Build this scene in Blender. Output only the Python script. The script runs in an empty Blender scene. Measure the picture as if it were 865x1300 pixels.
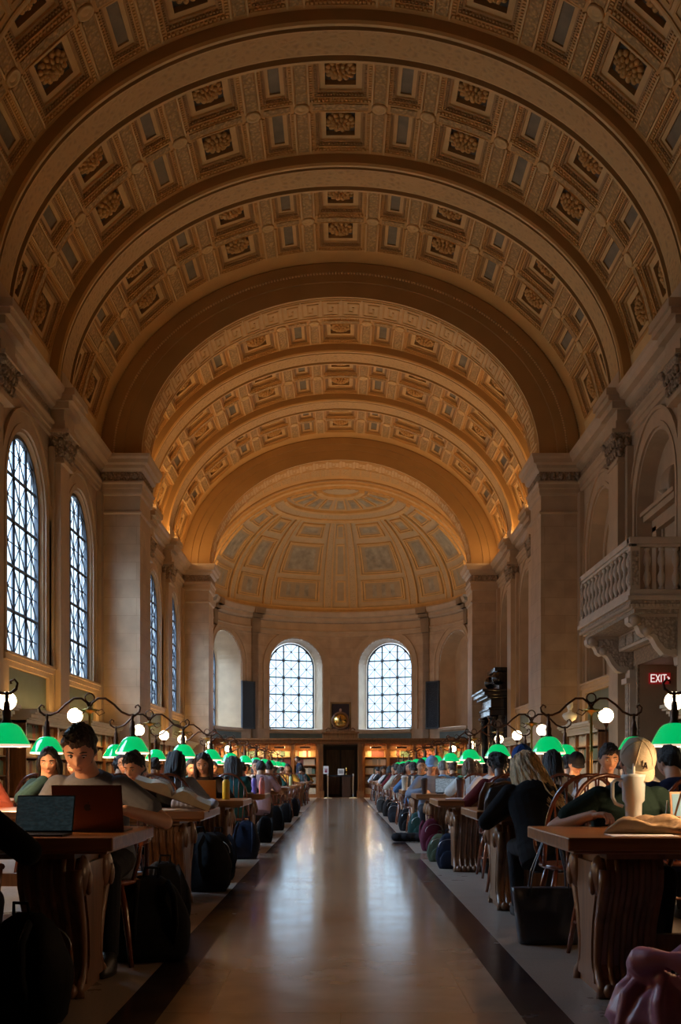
# parameters
SKYS=30; LAMPW=44.0; EXPO=0.0; VAULT_FILL=[(16.2, 29.3, 3), (31.7, 44.8, 165), (47.2, 52.3, 90)]; APSE=150; LOWSKY=(.052, .061, .068, 1)
import bpy, math, random
from mathutils import Vector, Matrix, noise
C = bpy.context.scene.collection
R = random.Random(7)
PI = math.pi
sin, cos = math.sin, math.cos
CAMH = 1.045

# ------------------------------------------------------------------ materials
def srgb(c):
    return tuple(((x / 12.92) if x <= .04045 else ((x + .055) / 1.055) ** 2.4) for x in c)
def node_mat(name):
    m = bpy.data.materials.new(name); m.use_nodes = True
    nt = m.node_tree; b = nt.nodes['Principled BSDF']
    return m, nt, b
def mat(name, col, rough=.6, metal=0, bump=0, bscale=20, var=.12, vscale=3, coat=0, emit=None, es=0, stretch=(1, 1, 1), spec=.5):
    m, nt, b = node_mat(name); N, L = nt.nodes, nt.links
    b.inputs['Roughness'].default_value = rough; b.inputs['Metallic'].default_value = metal
    b.inputs['Coat Weight'].default_value = coat; b.inputs['Specular IOR Level'].default_value = spec
    tc = N.new('ShaderNodeTexCoord'); mp = N.new('ShaderNodeMapping'); mp.inputs['Scale'].default_value = stretch
    L.new(tc.outputs['Object'], mp.inputs['Vector'])
    n = N.new('ShaderNodeTexNoise'); n.inputs['Scale'].default_value = vscale; n.inputs['Detail'].default_value = 5
    L.new(mp.outputs[0], n.inputs['Vector'])
    r = N.new('ShaderNodeValToRGB')
    r.color_ramp.elements[0].position = .3; r.color_ramp.elements[1].position = .7
    r.color_ramp.elements[0].color = (*[x * (1 - var) for x in col], 1)
    r.color_ramp.elements[1].color = (*[min(1, x * (1 + var)) for x in col], 1)
    L.new(n.outputs['Fac'], r.inputs['Fac']); L.new(r.outputs['Color'], b.inputs['Base Color'])
    if bump:
        n2 = N.new('ShaderNodeTexNoise'); n2.inputs['Scale'].default_value = bscale; n2.inputs['Detail'].default_value = 4
        L.new(mp.outputs[0], n2.inputs['Vector'])
        bp = N.new('ShaderNodeBump'); bp.inputs['Strength'].default_value = bump; bp.inputs['Distance'].default_value = .02
        L.new(n2.outputs['Fac'], bp.inputs['Height']); L.new(bp.outputs[0], b.inputs['Normal'])
    if emit:
        b.inputs['Emission Color'].default_value = (*emit, 1); b.inputs['Emission Strength'].default_value = es
    return m
def carved(name, col, scale=14, strength=.8, kind='F1'):
    """painted plaster with raised leaf-like relief"""
    m, nt, b = node_mat(name); N, L = nt.nodes, nt.links
    b.inputs['Roughness'].default_value = .7
    tc = N.new('ShaderNodeTexCoord')
    nz = N.new('ShaderNodeTexNoise'); nz.inputs['Scale'].default_value = scale * .4
    L.new(tc.outputs['Object'], nz.inputs['Vector'])
    mx = N.new('ShaderNodeMixRGB'); mx.blend_type = 'ADD'; mx.inputs['Fac'].default_value = .12
    L.new(tc.outputs['Object'], mx.inputs[1]); L.new(nz.outputs['Color'], mx.inputs[2])
    v = N.new('ShaderNodeTexVoronoi'); v.feature = 'DISTANCE_TO_EDGE' if kind == 'EDGE' else 'F1'; v.inputs['Scale'].default_value = scale
    L.new(mx.outputs[0], v.inputs['Vector'])
    r = N.new('ShaderNodeValToRGB'); r.color_ramp.elements[0].position = .15; r.color_ramp.elements[1].position = .6
    r.color_ramp.elements[0].color = (*col, 1); r.color_ramp.elements[1].color = (*[x * .62 for x in col], 1)
    L.new(v.outputs['Distance'], r.inputs['Fac']); L.new(r.outputs[0], b.inputs['Base Color'])
    bp = N.new('ShaderNodeBump'); bp.inputs['Strength'].default_value = strength; bp.inputs['Distance'].default_value = .03; bp.invert = True
    L.new(v.outputs['Distance'], bp.inputs['Height']); L.new(bp.outputs[0], b.inputs['Normal'])
    return m
def stone_blocks(name, c1, c2, mortar, bw=1.1, bh=.48, rough=.55):
    m, nt, b = node_mat(name); N, L = nt.nodes, nt.links
    b.inputs['Roughness'].default_value = rough
    g = N.new('ShaderNodeNewGeometry'); s = N.new('ShaderNodeSeparateXYZ'); L.new(g.outputs['Position'], s.inputs[0])
    ad = N.new('ShaderNodeMath'); ad.operation = 'ADD'; L.new(s.outputs['X'], ad.inputs[0]); L.new(s.outputs['Y'], ad.inputs[1])
    cb = N.new('ShaderNodeCombineXYZ'); L.new(ad.outputs[0], cb.inputs['X']); L.new(s.outputs['Z'], cb.inputs['Y'])
    br = N.new('ShaderNodeTexBrick'); L.new(cb.outputs[0], br.inputs['Vector'])
    br.inputs['Scale'].default_value = 1; br.inputs['Brick Width'].default_value = bw; br.inputs['Row Height'].default_value = bh
    br.inputs['Mortar Size'].default_value = .006; br.inputs['Mortar Smooth'].default_value = .4
    br.inputs['Color1'].default_value = (*c1, 1); br.inputs['Color2'].default_value = (*c2, 1); br.inputs['Mortar'].default_value = (*mortar, 1)
    n = N.new('ShaderNodeTexNoise'); n.inputs['Scale'].default_value = 2.5; n.inputs['Detail'].default_value = 8
    L.new(g.outputs['Position'], n.inputs['Vector'])
    mx = N.new('ShaderNodeMixRGB'); mx.blend_type = 'OVERLAY'; mx.inputs['Fac'].default_value = .35
    L.new(br.outputs['Color'], mx.inputs[1]); L.new(n.outputs['Fac'], mx.inputs[2]); L.new(mx.outputs[0], b.inputs['Base Color'])
    bp = N.new('ShaderNodeBump'); bp.inputs['Strength'].default_value = .3; bp.inputs['Distance'].default_value = .01
    L.new(n.outputs['Fac'], bp.inputs['Height']); L.new(bp.outputs[0], b.inputs['Normal'])
    return m
def wood(name, dark, light, rough=.35, axis=0, scale=6, coat=.2):
    m, nt, b = node_mat(name); N, L = nt.nodes, nt.links
    b.inputs['Roughness'].default_value = rough; b.inputs['Coat Weight'].default_value = coat; b.inputs['Coat Roughness'].default_value = .2
    tc = N.new('ShaderNodeTexCoord'); mp = N.new('ShaderNodeMapping')
    sc = [9, 9, 9]; sc[axis] = .8; mp.inputs['Scale'].default_value = sc
    L.new(tc.outputs['Object'], mp.inputs['Vector'])
    n = N.new('ShaderNodeTexNoise'); n.inputs['Scale'].default_value = scale * .5; n.inputs['Detail'].default_value = 9; n.inputs['Distortion'].default_value = .6
    L.new(mp.outputs[0], n.inputs['Vector'])
    r = N.new('ShaderNodeValToRGB'); r.color_ramp.elements[0].position = .32; r.color_ramp.elements[1].position = .68
    r.color_ramp.elements[0].color = (*dark, 1); r.color_ramp.elements[1].color = (*light, 1)
    L.new(n.outputs['Fac'], r.inputs['Fac']); L.new(r.outputs[0], b.inputs['Base Color'])
    bp = N.new('ShaderNodeBump'); bp.inputs['Strength'].default_value = .15; bp.inputs['Distance'].default_value = .004
    L.new(n.outputs['Fac'], bp.inputs['Height']); L.new(bp.outputs[0], b.inputs['Normal'])
    return m
def emis(name, col, s):
    m = bpy.data.materials.new(name); m.use_nodes = True; nt = m.node_tree
    nt.nodes.remove(nt.nodes['Principled BSDF']); e = nt.nodes.new('ShaderNodeEmission')
    e.inputs[0].default_value = (*col, 1); e.inputs[1].default_value = s
    nt.links.new(e.outputs[0], nt.nodes['Material Output'].inputs[0]); return m
def glass_pane(name, tint, gl=.06):
    m = bpy.data.materials.new(name); m.use_nodes = True; nt = m.node_tree; N, L = nt.nodes, nt.links
    N.remove(N['Principled BSDF'])
    t = N.new('ShaderNodeBsdfTransparent'); t.inputs[0].default_value = (*tint, 1)
    g = N.new('ShaderNodeBsdfGlossy'); g.inputs['Roughness'].default_value = .05
    mx = N.new('ShaderNodeMixShader'); mx.inputs[0].default_value = gl
    L.new(t.outputs[0], mx.inputs[1]); L.new(g.outputs[0], mx.inputs[2]); L.new(mx.outputs[0], N['Material Output'].inputs[0])
    return m

VC = (.60, .32, .09)
M = {}
M['vault'] = mat('vault plaster', VC, .65, bump=.15, bscale=30, var=.08, vscale=1.2)
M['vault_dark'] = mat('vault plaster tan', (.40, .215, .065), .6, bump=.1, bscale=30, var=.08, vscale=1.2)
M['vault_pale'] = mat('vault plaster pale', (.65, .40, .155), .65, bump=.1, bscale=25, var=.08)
M['vault_carved'] = carved('vault carved leaf', (.60, .35, .12), 13, .9)
M['vault_band'] = carved('vault guilloche', (.56, .33, .12), 7, 1.0, 'EDGE')
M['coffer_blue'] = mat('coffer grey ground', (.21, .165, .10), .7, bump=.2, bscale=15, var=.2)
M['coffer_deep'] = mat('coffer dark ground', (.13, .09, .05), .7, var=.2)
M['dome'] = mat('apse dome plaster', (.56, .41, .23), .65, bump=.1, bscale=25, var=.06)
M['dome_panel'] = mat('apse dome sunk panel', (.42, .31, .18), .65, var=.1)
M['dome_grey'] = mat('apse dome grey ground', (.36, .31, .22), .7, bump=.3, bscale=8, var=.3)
M['stone'] = stone_blocks('sandstone blocks', (.47, .33, .21), (.42, .285, .175), (.32, .21, .12))
M['stone_plain'] = mat('sandstone dressed', (.47, .325, .20), .5, bump=.2, bscale=18, var=.1, vscale=2)
M['stone_carved'] = carved('sandstone carved', (.44, .30, .185), 16, 1.0)
M['balcony'] = mat('balcony limestone', (.62, .51, .41), .5, bump=.3, bscale=25, var=.12)
M['balcony_carved'] = carved('balcony carved limestone', (.58, .46, .36), 15, 1.0)
M['green_panel'] = mat('slate green panel', (.085, .105, .085), .5, var=.15)
M['iron'] = mat('window iron', (.03, .035, .045), .5, var=.1)
M['glass'] = glass_pane('window glass', (.80, .90, 1.0))
M['oak'] = wood('oak screen', (.15, .055, .015), (.30, .12, .035), .35, 2, 6)
M['oak_top'] = wood('oak tabletop', (.17, .065, .02), (.36, .15, .05), .3, 0, 5, .4)
M['oak_leg'] = wood('oak leg', (.13, .055, .022), (.25, .115, .05), .38, 2, 5, .3)
M['walnut'] = wood('dark walnut', (.03, .012, .006), (.07, .03, .014), .4, 2, 6)
M['chair'] = wood('red-brown chair wood', (.10, .025, .012), (.20, .055, .022), .25, 2, 5, .5)
M['brass'] = mat('aged brass', (.45, .30, .10), .32, 1, var=.3, vscale=12)
M['bronze'] = mat('dark bronze', (.10, .045, .025), .42, .8, var=.3, vscale=12)
M['black_marble'] = mat('black marble', (.012, .012, .016), .15, var=.5, vscale=4, coat=.5)
M['globe'] = emis('lit opal globe', (1.0, .78, .48), 9)
M['bulb'] = emis('lit lamp bulb', (1.0, .72, .45), 5)
M['white_plaster'] = mat('white plaster', (.75, .74, .70), .6, var=.05)
M['black'] = mat('black plastic', (.008, .008, .01), .4, var=.2)
M['steel'] = mat('brushed steel', (.55, .56, .58), .3, 1, var=.05)
M['gold'] = mat('gilded metal', (.75, .5, .15), .25, 1, var=.2)
M['paper'] = mat('white paper', (.80, .78, .74), .7, var=.05)

# ------------------------------------------------------------------ mesh builder
class MB:
    def __init__(self): self.v = []; self.f = []; self.m = []; self.s = []
    def add(self, vs, fs, mi=0, T=None, smooth=False):
        o = len(self.v)
        if T is not None: vs = [T @ Vector(p) for p in vs]
        self.v += [tuple(p) for p in vs]
        for f in fs: self.f.append(tuple(i + o for i in f)); self.m.append(mi); self.s.append(smooth)
        return self
    def hexa(self, p, mi=0, T=None):           # 8 corners: bottom ring 0-3, top ring 4-7
        return self.add(p, [(0, 3, 2, 1), (4, 5, 6, 7), (0, 1, 5, 4), (1, 2, 6, 5), (2, 3, 7, 6), (3, 0, 4, 7)], mi, T)
    def box(self, x0, x1, y0, y1, z0, z1, mi=0, T=None):
        return self.hexa([(x0, y0, z0), (x1, y0, z0), (x1, y1, z0), (x0, y1, z0), (x0, y0, z1), (x1, y0, z1), (x1, y1, z1), (x0, y1, z1)], mi, T)
    def loft(self, rings, mi=0, T=None, smooth=True, caps=True, closed=False):
        n = len(rings[0]); vs = [p for r in rings for p in r]; fs = []
        k = len(rings)
        for i in range(k if closed else k - 1):
            j = (i + 1) % k
            for a in range(n):
                b = (a + 1) % n
                fs.append((i * n + a, i * n + b, j * n + b, j * n + a))
        self.add(vs, fs, mi, T, smooth)
        if caps and not closed:
            o = len(self.v) - len(vs)
            self.f.append(tuple(o + a for a in range(n))[::-1]); self.m.append(mi); self.s.append(False)
            self.f.append(tuple(o + (k - 1) * n + a for a in range(n))); self.m.append(mi); self.s.append(False)
        return self
    def tube(self, path, r, n=8, mi=0, T=None, closed=False, sq=1.0):
        P = [Vector(p) for p in path]; k = len(P); rings = []
        up = None
        for i in range(k):
            a = P[(i - 1) % k] if (closed or i > 0) else P[i]
            b = P[(i + 1) % k] if (closed or i < k - 1) else P[i]
            t = (b - a).normalized() if (b - a).length > 1e-9 else Vector((0, 0, 1))
            if up is None:
                up = Vector((0, 0, 1)) if abs(t.z) < .9 else Vector((1, 0, 0))
            s = t.cross(up)
            if s.length < 1e-6: s = t.cross(Vector((0, 1, 0)))
            s.normalize(); up = s.cross(t).normalized()
            rr = r[i] if isinstance(r, (list, tuple)) else r
            rings.append([P[i] + s * rr * cos(2 * PI * a / n) + up * rr * sq * sin(2 * PI * a / n) for a in range(n)])
        return self.loft(rings, mi, T, n > 4, True, closed)
    def lathe(self, prof, n=16, c=(0, 0, 0), mi=0, T=None, smooth=True, caps=True):
        rings = [[(c[0] + r * cos(2 * PI * a / n), c[1] + r * sin(2 * PI * a / n), c[2] + z) for a in range(n)] for r, z in prof]
        return self.loft(rings, mi, T, smooth, caps)
    def ell(self, c, r, nu=12, nv=8, mi=0, T=None, R3=None):
        vs = []; fs = []
        c = Vector(c)
        for j in range(1, nv):
            th = PI * j / nv
            for i in range(nu):
                a = 2 * PI * i / nu
                p = Vector((r[0] * sin(th) * cos(a), r[1] * sin(th) * sin(a), r[2] * cos(th)))
                if R3 is not None: p = R3 @ p
                vs.append(c + p)
        p = Vector((0, 0, r[2])); q = Vector((0, 0, -r[2]))
        if R3 is not None: p = R3 @ p; q = R3 @ q
        vs += [c + p, c + q]; t = len(vs) - 2
        for j in range(nv - 2):
            for i in range(nu):
                k = (i + 1) % nu
                fs.append((j * nu + i, (j + 1) * nu + i, (j + 1) * nu + k, j * nu + k))
        for i in range(nu):
            k = (i + 1) % nu
            fs.append((t, i, k)); fs.append((t + 1, (nv - 2) * nu + k, (nv - 2) * nu + i))
        return self.add(vs, fs, mi, T, True)
    def prism(self, poly, a, b, fn, mi=0, T=None, smooth=False):
        """closed 2-D outline extruded from a to b; fn(u,v,w)->point"""
        n = len(poly)
        vs = [fn(u, v, a) for u, v in poly] + [fn(u, v, b) for u, v in poly]
        self.add(vs, [(i, (i + 1) % n, n + (i + 1) % n, n + i) for i in range(n)], mi, T, smooth)
        o = len(self.v) - 2 * n
        self.f += [tuple(o + i for i in range(n))[::-1], tuple(o + n + i for i in range(n))]; self.m += [mi, mi]; self.s += [False, False]
        return self
    def mesh(self, name):
        me = bpy.data.meshes.new(name); me.from_pydata(self.v, [], self.f)
        me.polygons.foreach_set('material_index', self.m); me.polygons.foreach_set('use_smooth', self.s)
        return me
    def fixn(self, me):
        import bmesh
        b = bmesh.new(); b.from_mesh(me); bmesh.ops.recalc_face_normals(b, faces=b.faces); b.to_mesh(me); b.free()
    def build(self, name, mats, parent=None, fix=True, bevel=0):
        me = self.mesh(name)
        if fix: self.fixn(me)
        for m in (mats if isinstance(mats, (list, tuple)) else [mats]): me.materials.append(m)
        o = bpy.data.objects.new(name, me); C.objects.link(o)
        if parent is not None: o.parent = parent
        if bevel:
            md = o.modifiers.new('bevel', 'BEVEL'); md.width = bevel; md.segments = 2; md.limit_method = 'ANGLE'
        return o
def tag(o, label=None, cat=None, group=None, kind=None):
    if label: o['label'] = label
    if cat: o['category'] = cat
    if group: o['group'] = group
    if kind: o['kind'] = kind
    return o
def thing(name, label, cat, loc=(0, 0, 0), rz=0, group=None):
    o = bpy.data.objects.new(name, None); C.objects.link(o); o.empty_display_size = .1
    o.location = loc; o.rotation_euler = (0, 0, rz)
    return tag(o, label, cat, group)
def struct(name, mb, mats, label=None, parent=None, fix=True):
    o = mb.build(name, mats, parent, fix)
    if parent is None: o['kind'] = 'structure'
    if label: o['label'] = label
    return o
def copy_tree(o, parent=None):
    c = o.copy(); C.objects.link(c)
    if parent is not None: c.parent = parent
    for ch in list(o.children): copy_tree(ch, c)
    return c
class Proto:
    """first use hands out the original, later uses hand out copies"""
    def __init__(self, root): self.root = root; self.used = False
    def place(self, loc, rz, label, group=None, cat=None):
        o = copy_tree(self.root) if self.used else self.root
        self.used = True
        o.location = loc; o.rotation_euler = (0, 0, rz)
        o['label'] = label
        if group: o['group'] = group
        if cat: o['category'] = cat
        return o
def light(kind, name, loc, energy, col, parent=None, size=.1, rot=(0, 0, 0), sy=None, spread=None):
    d = bpy.data.lights.new(name, kind); d.energy = energy; d.color = col
    if kind == 'AREA':
        d.size = size
        if sy: d.shape = 'RECTANGLE'; d.size_y = sy
        if spread: d.spread = spread
    elif kind in ('POINT', 'SPOT'): d.shadow_soft_size = size
    o = bpy.data.objects.new(name, d); C.objects.link(o); o.location = loc; o.rotation_euler = rot
    if parent is not None: o.parent = parent
    return o

# ------------------------------------------------------------------ hall measures (metres, Y runs down the hall)
HW = 6.5; SPR = 9.57; VA, VB = 6.5, 5.23
IA, IB = 5.38, 4.33
PIERS = [(14.2, 15.8), (29.7, 31.3), (45.2, 46.8)]
RIBS = [20.43, 25.07, 35.93, 40.57]
AC, AR = 52.6, 6.3              # apse centre and radius
SILL, SPZ, GW = 3.4, 6.65, 1.3  # window sill, springing, half width

def ell_table(a, b, n=720):
    T = [(0.0, 0.0)]; s = 0
    for i in range(1, n + 1):
        t0 = PI / 2 * (i - 1) / n; t1 = PI / 2 * i / n
        s += math.hypot(a * (sin(t1) - sin(t0)), b * (cos(t1) - cos(t0))); T.append((s, t1))
    return T
_T = ell_table(VA, VB); VS = _T[-1][0]
def t_of_s(s):
    a = abs(s); f = a / VS * 720
    lo, hi = 0, 720
    while hi - lo > 1:
        m = (lo + hi) // 2
        if _T[m][0] <= a: lo = m
        else: hi = m
    s0, t0 = _T[lo]; s1, t1 = _T[hi]
    t = t0 + (t1 - t0) * (a - s0) / (s1 - s0)
    return t if s >= 0 else -t
def V(s, y, d=0):
    t = t_of_s(s); nx, nz = VB * sin(t), VA * cos(t); l = math.hypot(nx, nz)
    return (VA * sin(t) + d * nx / l, y, SPR + VB * cos(t) + d * nz / l)
def vbox(mb, s0, s1, y0, y1, d0, d1, mi=0, F=V):
    mb.hexa([F(s0, y0, d0), F(s1, y0, d0), F(s1, y1, d0), F(s0, y1, d0), F(s0, y0, d1), F(s1, y0, d1), F(s1, y1, d1), F(s0, y1, d1)], mi)

# ------------------------------------------------------------------ vault with coffers
def coffer(mb, s0, s1, y0, y1, insets, depths, mats, F=V, dent=None):
    """nested sunk frames: rings at insets/depths"""
    cur = (s0, s1, y0, y1); d = 0
    for k, (ins, dep) in enumerate(zip(insets, depths)):
        # vertical wall from d to dep
        a, b, c, e = cur
        P = [F(a, c, d), F(b, c, d), F(b, e, d), F(a, e, d)]; Q = [F(a, c, dep), F(b, c, dep), F(b, e, dep), F(a, e, dep)]
        mb.add(P + Q, [(i, (i + 1) % 4, 4 + (i + 1) % 4, 4 + i) for i in range(4)], mats[k])
        na, nb, nc, ne = a + ins, b - ins, c + ins, e - ins
        if k == len(insets) - 1:
            mb.add(Q, [(0, 1, 2, 3)], mats[k + 1]); break
        W = [F(na, nc, dep), F(nb, nc, dep), F(nb, ne, dep), F(na, ne, dep)]
        mb.add(Q + W, [(i, (i + 1) % 4, 4 + (i + 1) % 4, 4 + i) for i in range(4)], mats[k])
        if dent and k in dent:
            st, w, h = dent[k]
            n = max(2, int((b - a) / st)); g = (b - a) / n
            for i in range(n):
                u = a + g * (i + .5)
                for (p, q) in ((c, c + w), (e - w, e)):
                    vbox(mb, u - g * .32, u + g * .32, p, q, dep, dep - h, mats[k], F)
            n = max(2, int((e - c) / st)); g = (e - c) / n
            for i in range(1, n - 1):
                u = c + g * (i + .5)
                for (p, q) in ((a, a + w), (b - w, b)):
                    vbox(mb, p, q, u - g * .32, u + g * .32, dep, dep - h, mats[k], F)
        cur = (na, nb, nc, ne); d = dep
ceil = MB()
# material slots: 0 plain,1 carved,2 grey ground,3 dark,4 tan,5 pale
CM = [M['vault'], M['vault_carved'], M['coffer_blue'], M['coffer_deep'], M['vault_dark'], M['vault_pale']]
bigc = []; ss = []
for k in range(-3, 4): bigc.append(2.63 * k)
smallc = [2.63 * (k + .5) for k in range(-3, 3)]
cells = sorted([(c - .625, c + .625, 'B') for c in bigc] + [(c - .33, c + .33, 'S') for c in smallc])
rosette_spots = []
def disc_on(mb, s, y, r, h, mi, F=V):
    c0 = Vector(F(s, y, 0)); n = (Vector(F(s, y, -1)) - c0).normalized(); e1 = Vector((0, 1, 0)); e2 = n.cross(e1)
    rings = []
    for rr, hh in ((r, 0), (r, h), (r * .72, h), (r * .62, h * .3), (r * .35, h * .9), (.01, h * 1.2)):
        rings.append([c0 + n * hh + (e1 * cos(2 * PI * a / 12) + e2 * sin(2 * PI * a / 12)) * rr for a in range(12)])
    mb.loft(rings, mi, None, True)
def vault_bay(ya, yb, detail=True):
    L = yb - ya; rows = []
    b = .12; m = .3; rl = (L - 2 * b - m) / 2
    rows = [(ya + b, ya + b + rl), (ya + b + rl + m, yb - b)]
    edges = [-VS]
    for a, c, t in cells: edges += [a, c]
    edges.append(VS)
    for i in range(len(edges) - 1):
        a, c = edges[i], edges[i + 1]
        iscell = i % 2 == 1
        nsub = 4 if (c - a) > .8 or not iscell else 2
        def flat(y0, y1, mi, d=0):
            for k in range(nsub):
                u, w = a + (c - a) * k / nsub, a + (c - a) * (k + 1) / nsub
                ceil.add([V(u, y0, d), V(w, y0, d), V(w, y1, d), V(u, y1, d)], [(0, 1, 2, 3)], mi)
        if not iscell or not detail:
            end = i in (0, len(edges) - 2)
            flat(ya, yb, 5 if end else 0)
            if not end and detail:          # raised carved strip
                for (y0, y1) in rows:
                    for k in range(1):
                        vbox(ceil, a + .07, c - .07, y0 + .03, y1 - .03, .01, -.025, 1)
                        vbox(ceil, a + .012, a + .045, y0 - .02, y1 + .02, .01, -.04, 5)
                        vbox(ceil, c - .045, c - .012, y0 - .02, y1 + .02, .01, -.04, 5)
                for yy in (ya + b * .2, (ya + yb) / 2, yb - b * .2):
                    if yy == (ya + yb) / 2: disc_on(ceil, (a + c) / 2, yy, .16, .05, 5)
            continue
        big = (c - a) > .8
        flat(ya, rows[0][0], 0); flat(rows[0][1], rows[1][0], 0); flat(rows[1][1], yb, 0)
        mid = (rows[0][1] + rows[1][0]) / 2
        vbox(ceil, a + .05, (a + c) / 2, mid - .09, mid + .09, .02, -.02, 1); vbox(ceil, (a + c) / 2, c - .05, mid - .09, mid + .09, .02, -.02, 1)
        for (y0, y1) in rows:
            if big:
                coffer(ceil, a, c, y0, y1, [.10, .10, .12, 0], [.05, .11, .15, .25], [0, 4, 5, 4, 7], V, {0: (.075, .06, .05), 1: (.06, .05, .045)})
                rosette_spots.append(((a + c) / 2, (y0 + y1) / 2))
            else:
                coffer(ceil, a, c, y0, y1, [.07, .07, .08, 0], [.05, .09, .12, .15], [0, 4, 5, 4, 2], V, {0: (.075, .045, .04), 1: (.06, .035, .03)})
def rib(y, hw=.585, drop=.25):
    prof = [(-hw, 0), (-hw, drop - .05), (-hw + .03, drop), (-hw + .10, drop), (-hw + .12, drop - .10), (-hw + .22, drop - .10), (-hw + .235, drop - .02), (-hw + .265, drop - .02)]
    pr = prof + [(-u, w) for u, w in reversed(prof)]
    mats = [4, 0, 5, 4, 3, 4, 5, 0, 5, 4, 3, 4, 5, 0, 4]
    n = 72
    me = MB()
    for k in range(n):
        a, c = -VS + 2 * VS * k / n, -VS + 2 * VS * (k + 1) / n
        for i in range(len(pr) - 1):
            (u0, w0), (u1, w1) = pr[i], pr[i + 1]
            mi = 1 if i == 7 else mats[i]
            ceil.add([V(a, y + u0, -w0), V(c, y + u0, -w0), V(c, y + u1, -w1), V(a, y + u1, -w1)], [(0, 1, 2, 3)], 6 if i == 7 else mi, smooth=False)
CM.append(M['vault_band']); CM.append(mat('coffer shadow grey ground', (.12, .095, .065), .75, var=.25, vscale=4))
def flatvault(y0, y1, mi=0, n=48):
    for k in range(n):
        a, c = -VS + 2 * VS * k / n, -VS + 2 * VS * (k + 1) / n
        ceil.add([V(a, y0), V(c, y0), V(c, y1), V(a, y1)], [(0, 1, 2, 3)], mi)
flatvault(-7, 14.3)
allseg = [15.8, 20.43, 25.07, 29.7], [31.3, 35.93, 40.57, 45.2]
for seg in allseg:
    for i in range(3):
        a = seg[i] + (.585 if i > 0 else 0); b = seg[i + 1] - (.585 if i < 2 else 0)
        # equal-size rows: pad next to a pier with plain strip
        if i == 0: flatvault(seg[0] - .05, b - 3.46, 0); a = b - 3.46
        if i == 2: flatvault(a + 3.46, seg[3] + .05, 0); b = a + 3.46
        vault_bay(a, b)
for y in RIBS: rib(y)
flatvault(46.7, 52.7)
for k in range(40):         # panelled strip on the last bay in front of the half dome
    a, c = -VS + 2 * VS * k / 40, -VS + 2 * VS * (k + 1) / 40
    vbox(ceil, a + .04, c - .04, 49.9, 50.9, .01, -.03, 6)
    vbox(ceil, a, c, 51.6, 51.8, .01, -.05, 4)
for k in range(48):          # unseen outer shell, added to stop sky light leaking through vault seams
    p, q = -VS + 2 * VS * k / 48, -VS + 2 * VS * (k + 1) / 48
    ceil.add([V(p, -7.2, .7), V(q, -7.2, .7), V(q, 53, .7), V(p, 53, .7)], [(0, 1, 2, 3)], 4)
for s_ in (-1, 1): ceil.add([(s_ * 6.45, -7.2, SPR), (s_ * 7.3, -7.2, SPR), (s_ * 7.3, 53, SPR), (s_ * 6.45, 53, SPR)], [(0, 1, 2, 3)], 4)
CEIL = struct('ceiling', ceil, CM, 'coffered barrel vault of tan plaster with rosettes', fix=False)
# rosette
ro = MB()
for k in range(13):
    a = 2 * PI * k / 13; T = Matrix.Rotation(a, 4, 'Z')
    ro.ell((.235, 0, .05), (.065, .05, .045), 8, 6, 0, T)
for k in range(11):
    a = 2 * PI * k / 11 + .3; T = Matrix.Rotation(a, 4, 'Z')
    ro.ell((.16, 0, .09), (.055, .038, .045), 8, 6, 0, T)
for k in range(7):
    a = 2 * PI * k / 7 + .1; T = Matrix.Rotation(a, 4, 'Z')
    ro.ell((.09, 0, .12), (.04, .032, .045), 8, 6, 0, T)
ro.ell((0, 0, .13), (.05, .05, .055), 10, 6)
ro.lathe([(.27, 0), (.25, .02), (.1, .03)], 18)
ro_me = ro.mesh('rosette'); ro_me.materials.append(M['vault'])
for s, y in rosette_spots:
    c0 = Vector(V(s, y, .245)); n = (Vector(V(s, y, 0)) - c0).normalized()
    o = bpy.data.objects.new('rosette', ro_me); C.objects.link(o); o.parent = CEIL
    o.matrix_local = Matrix.Translation(c0) @ n.to_track_quat('Z', 'Y').to_matrix().to_4x4() @ Matrix.Rotation(R.random() * 6, 4, 'Z') @ Matrix.Scale(1.12, 4)

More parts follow.
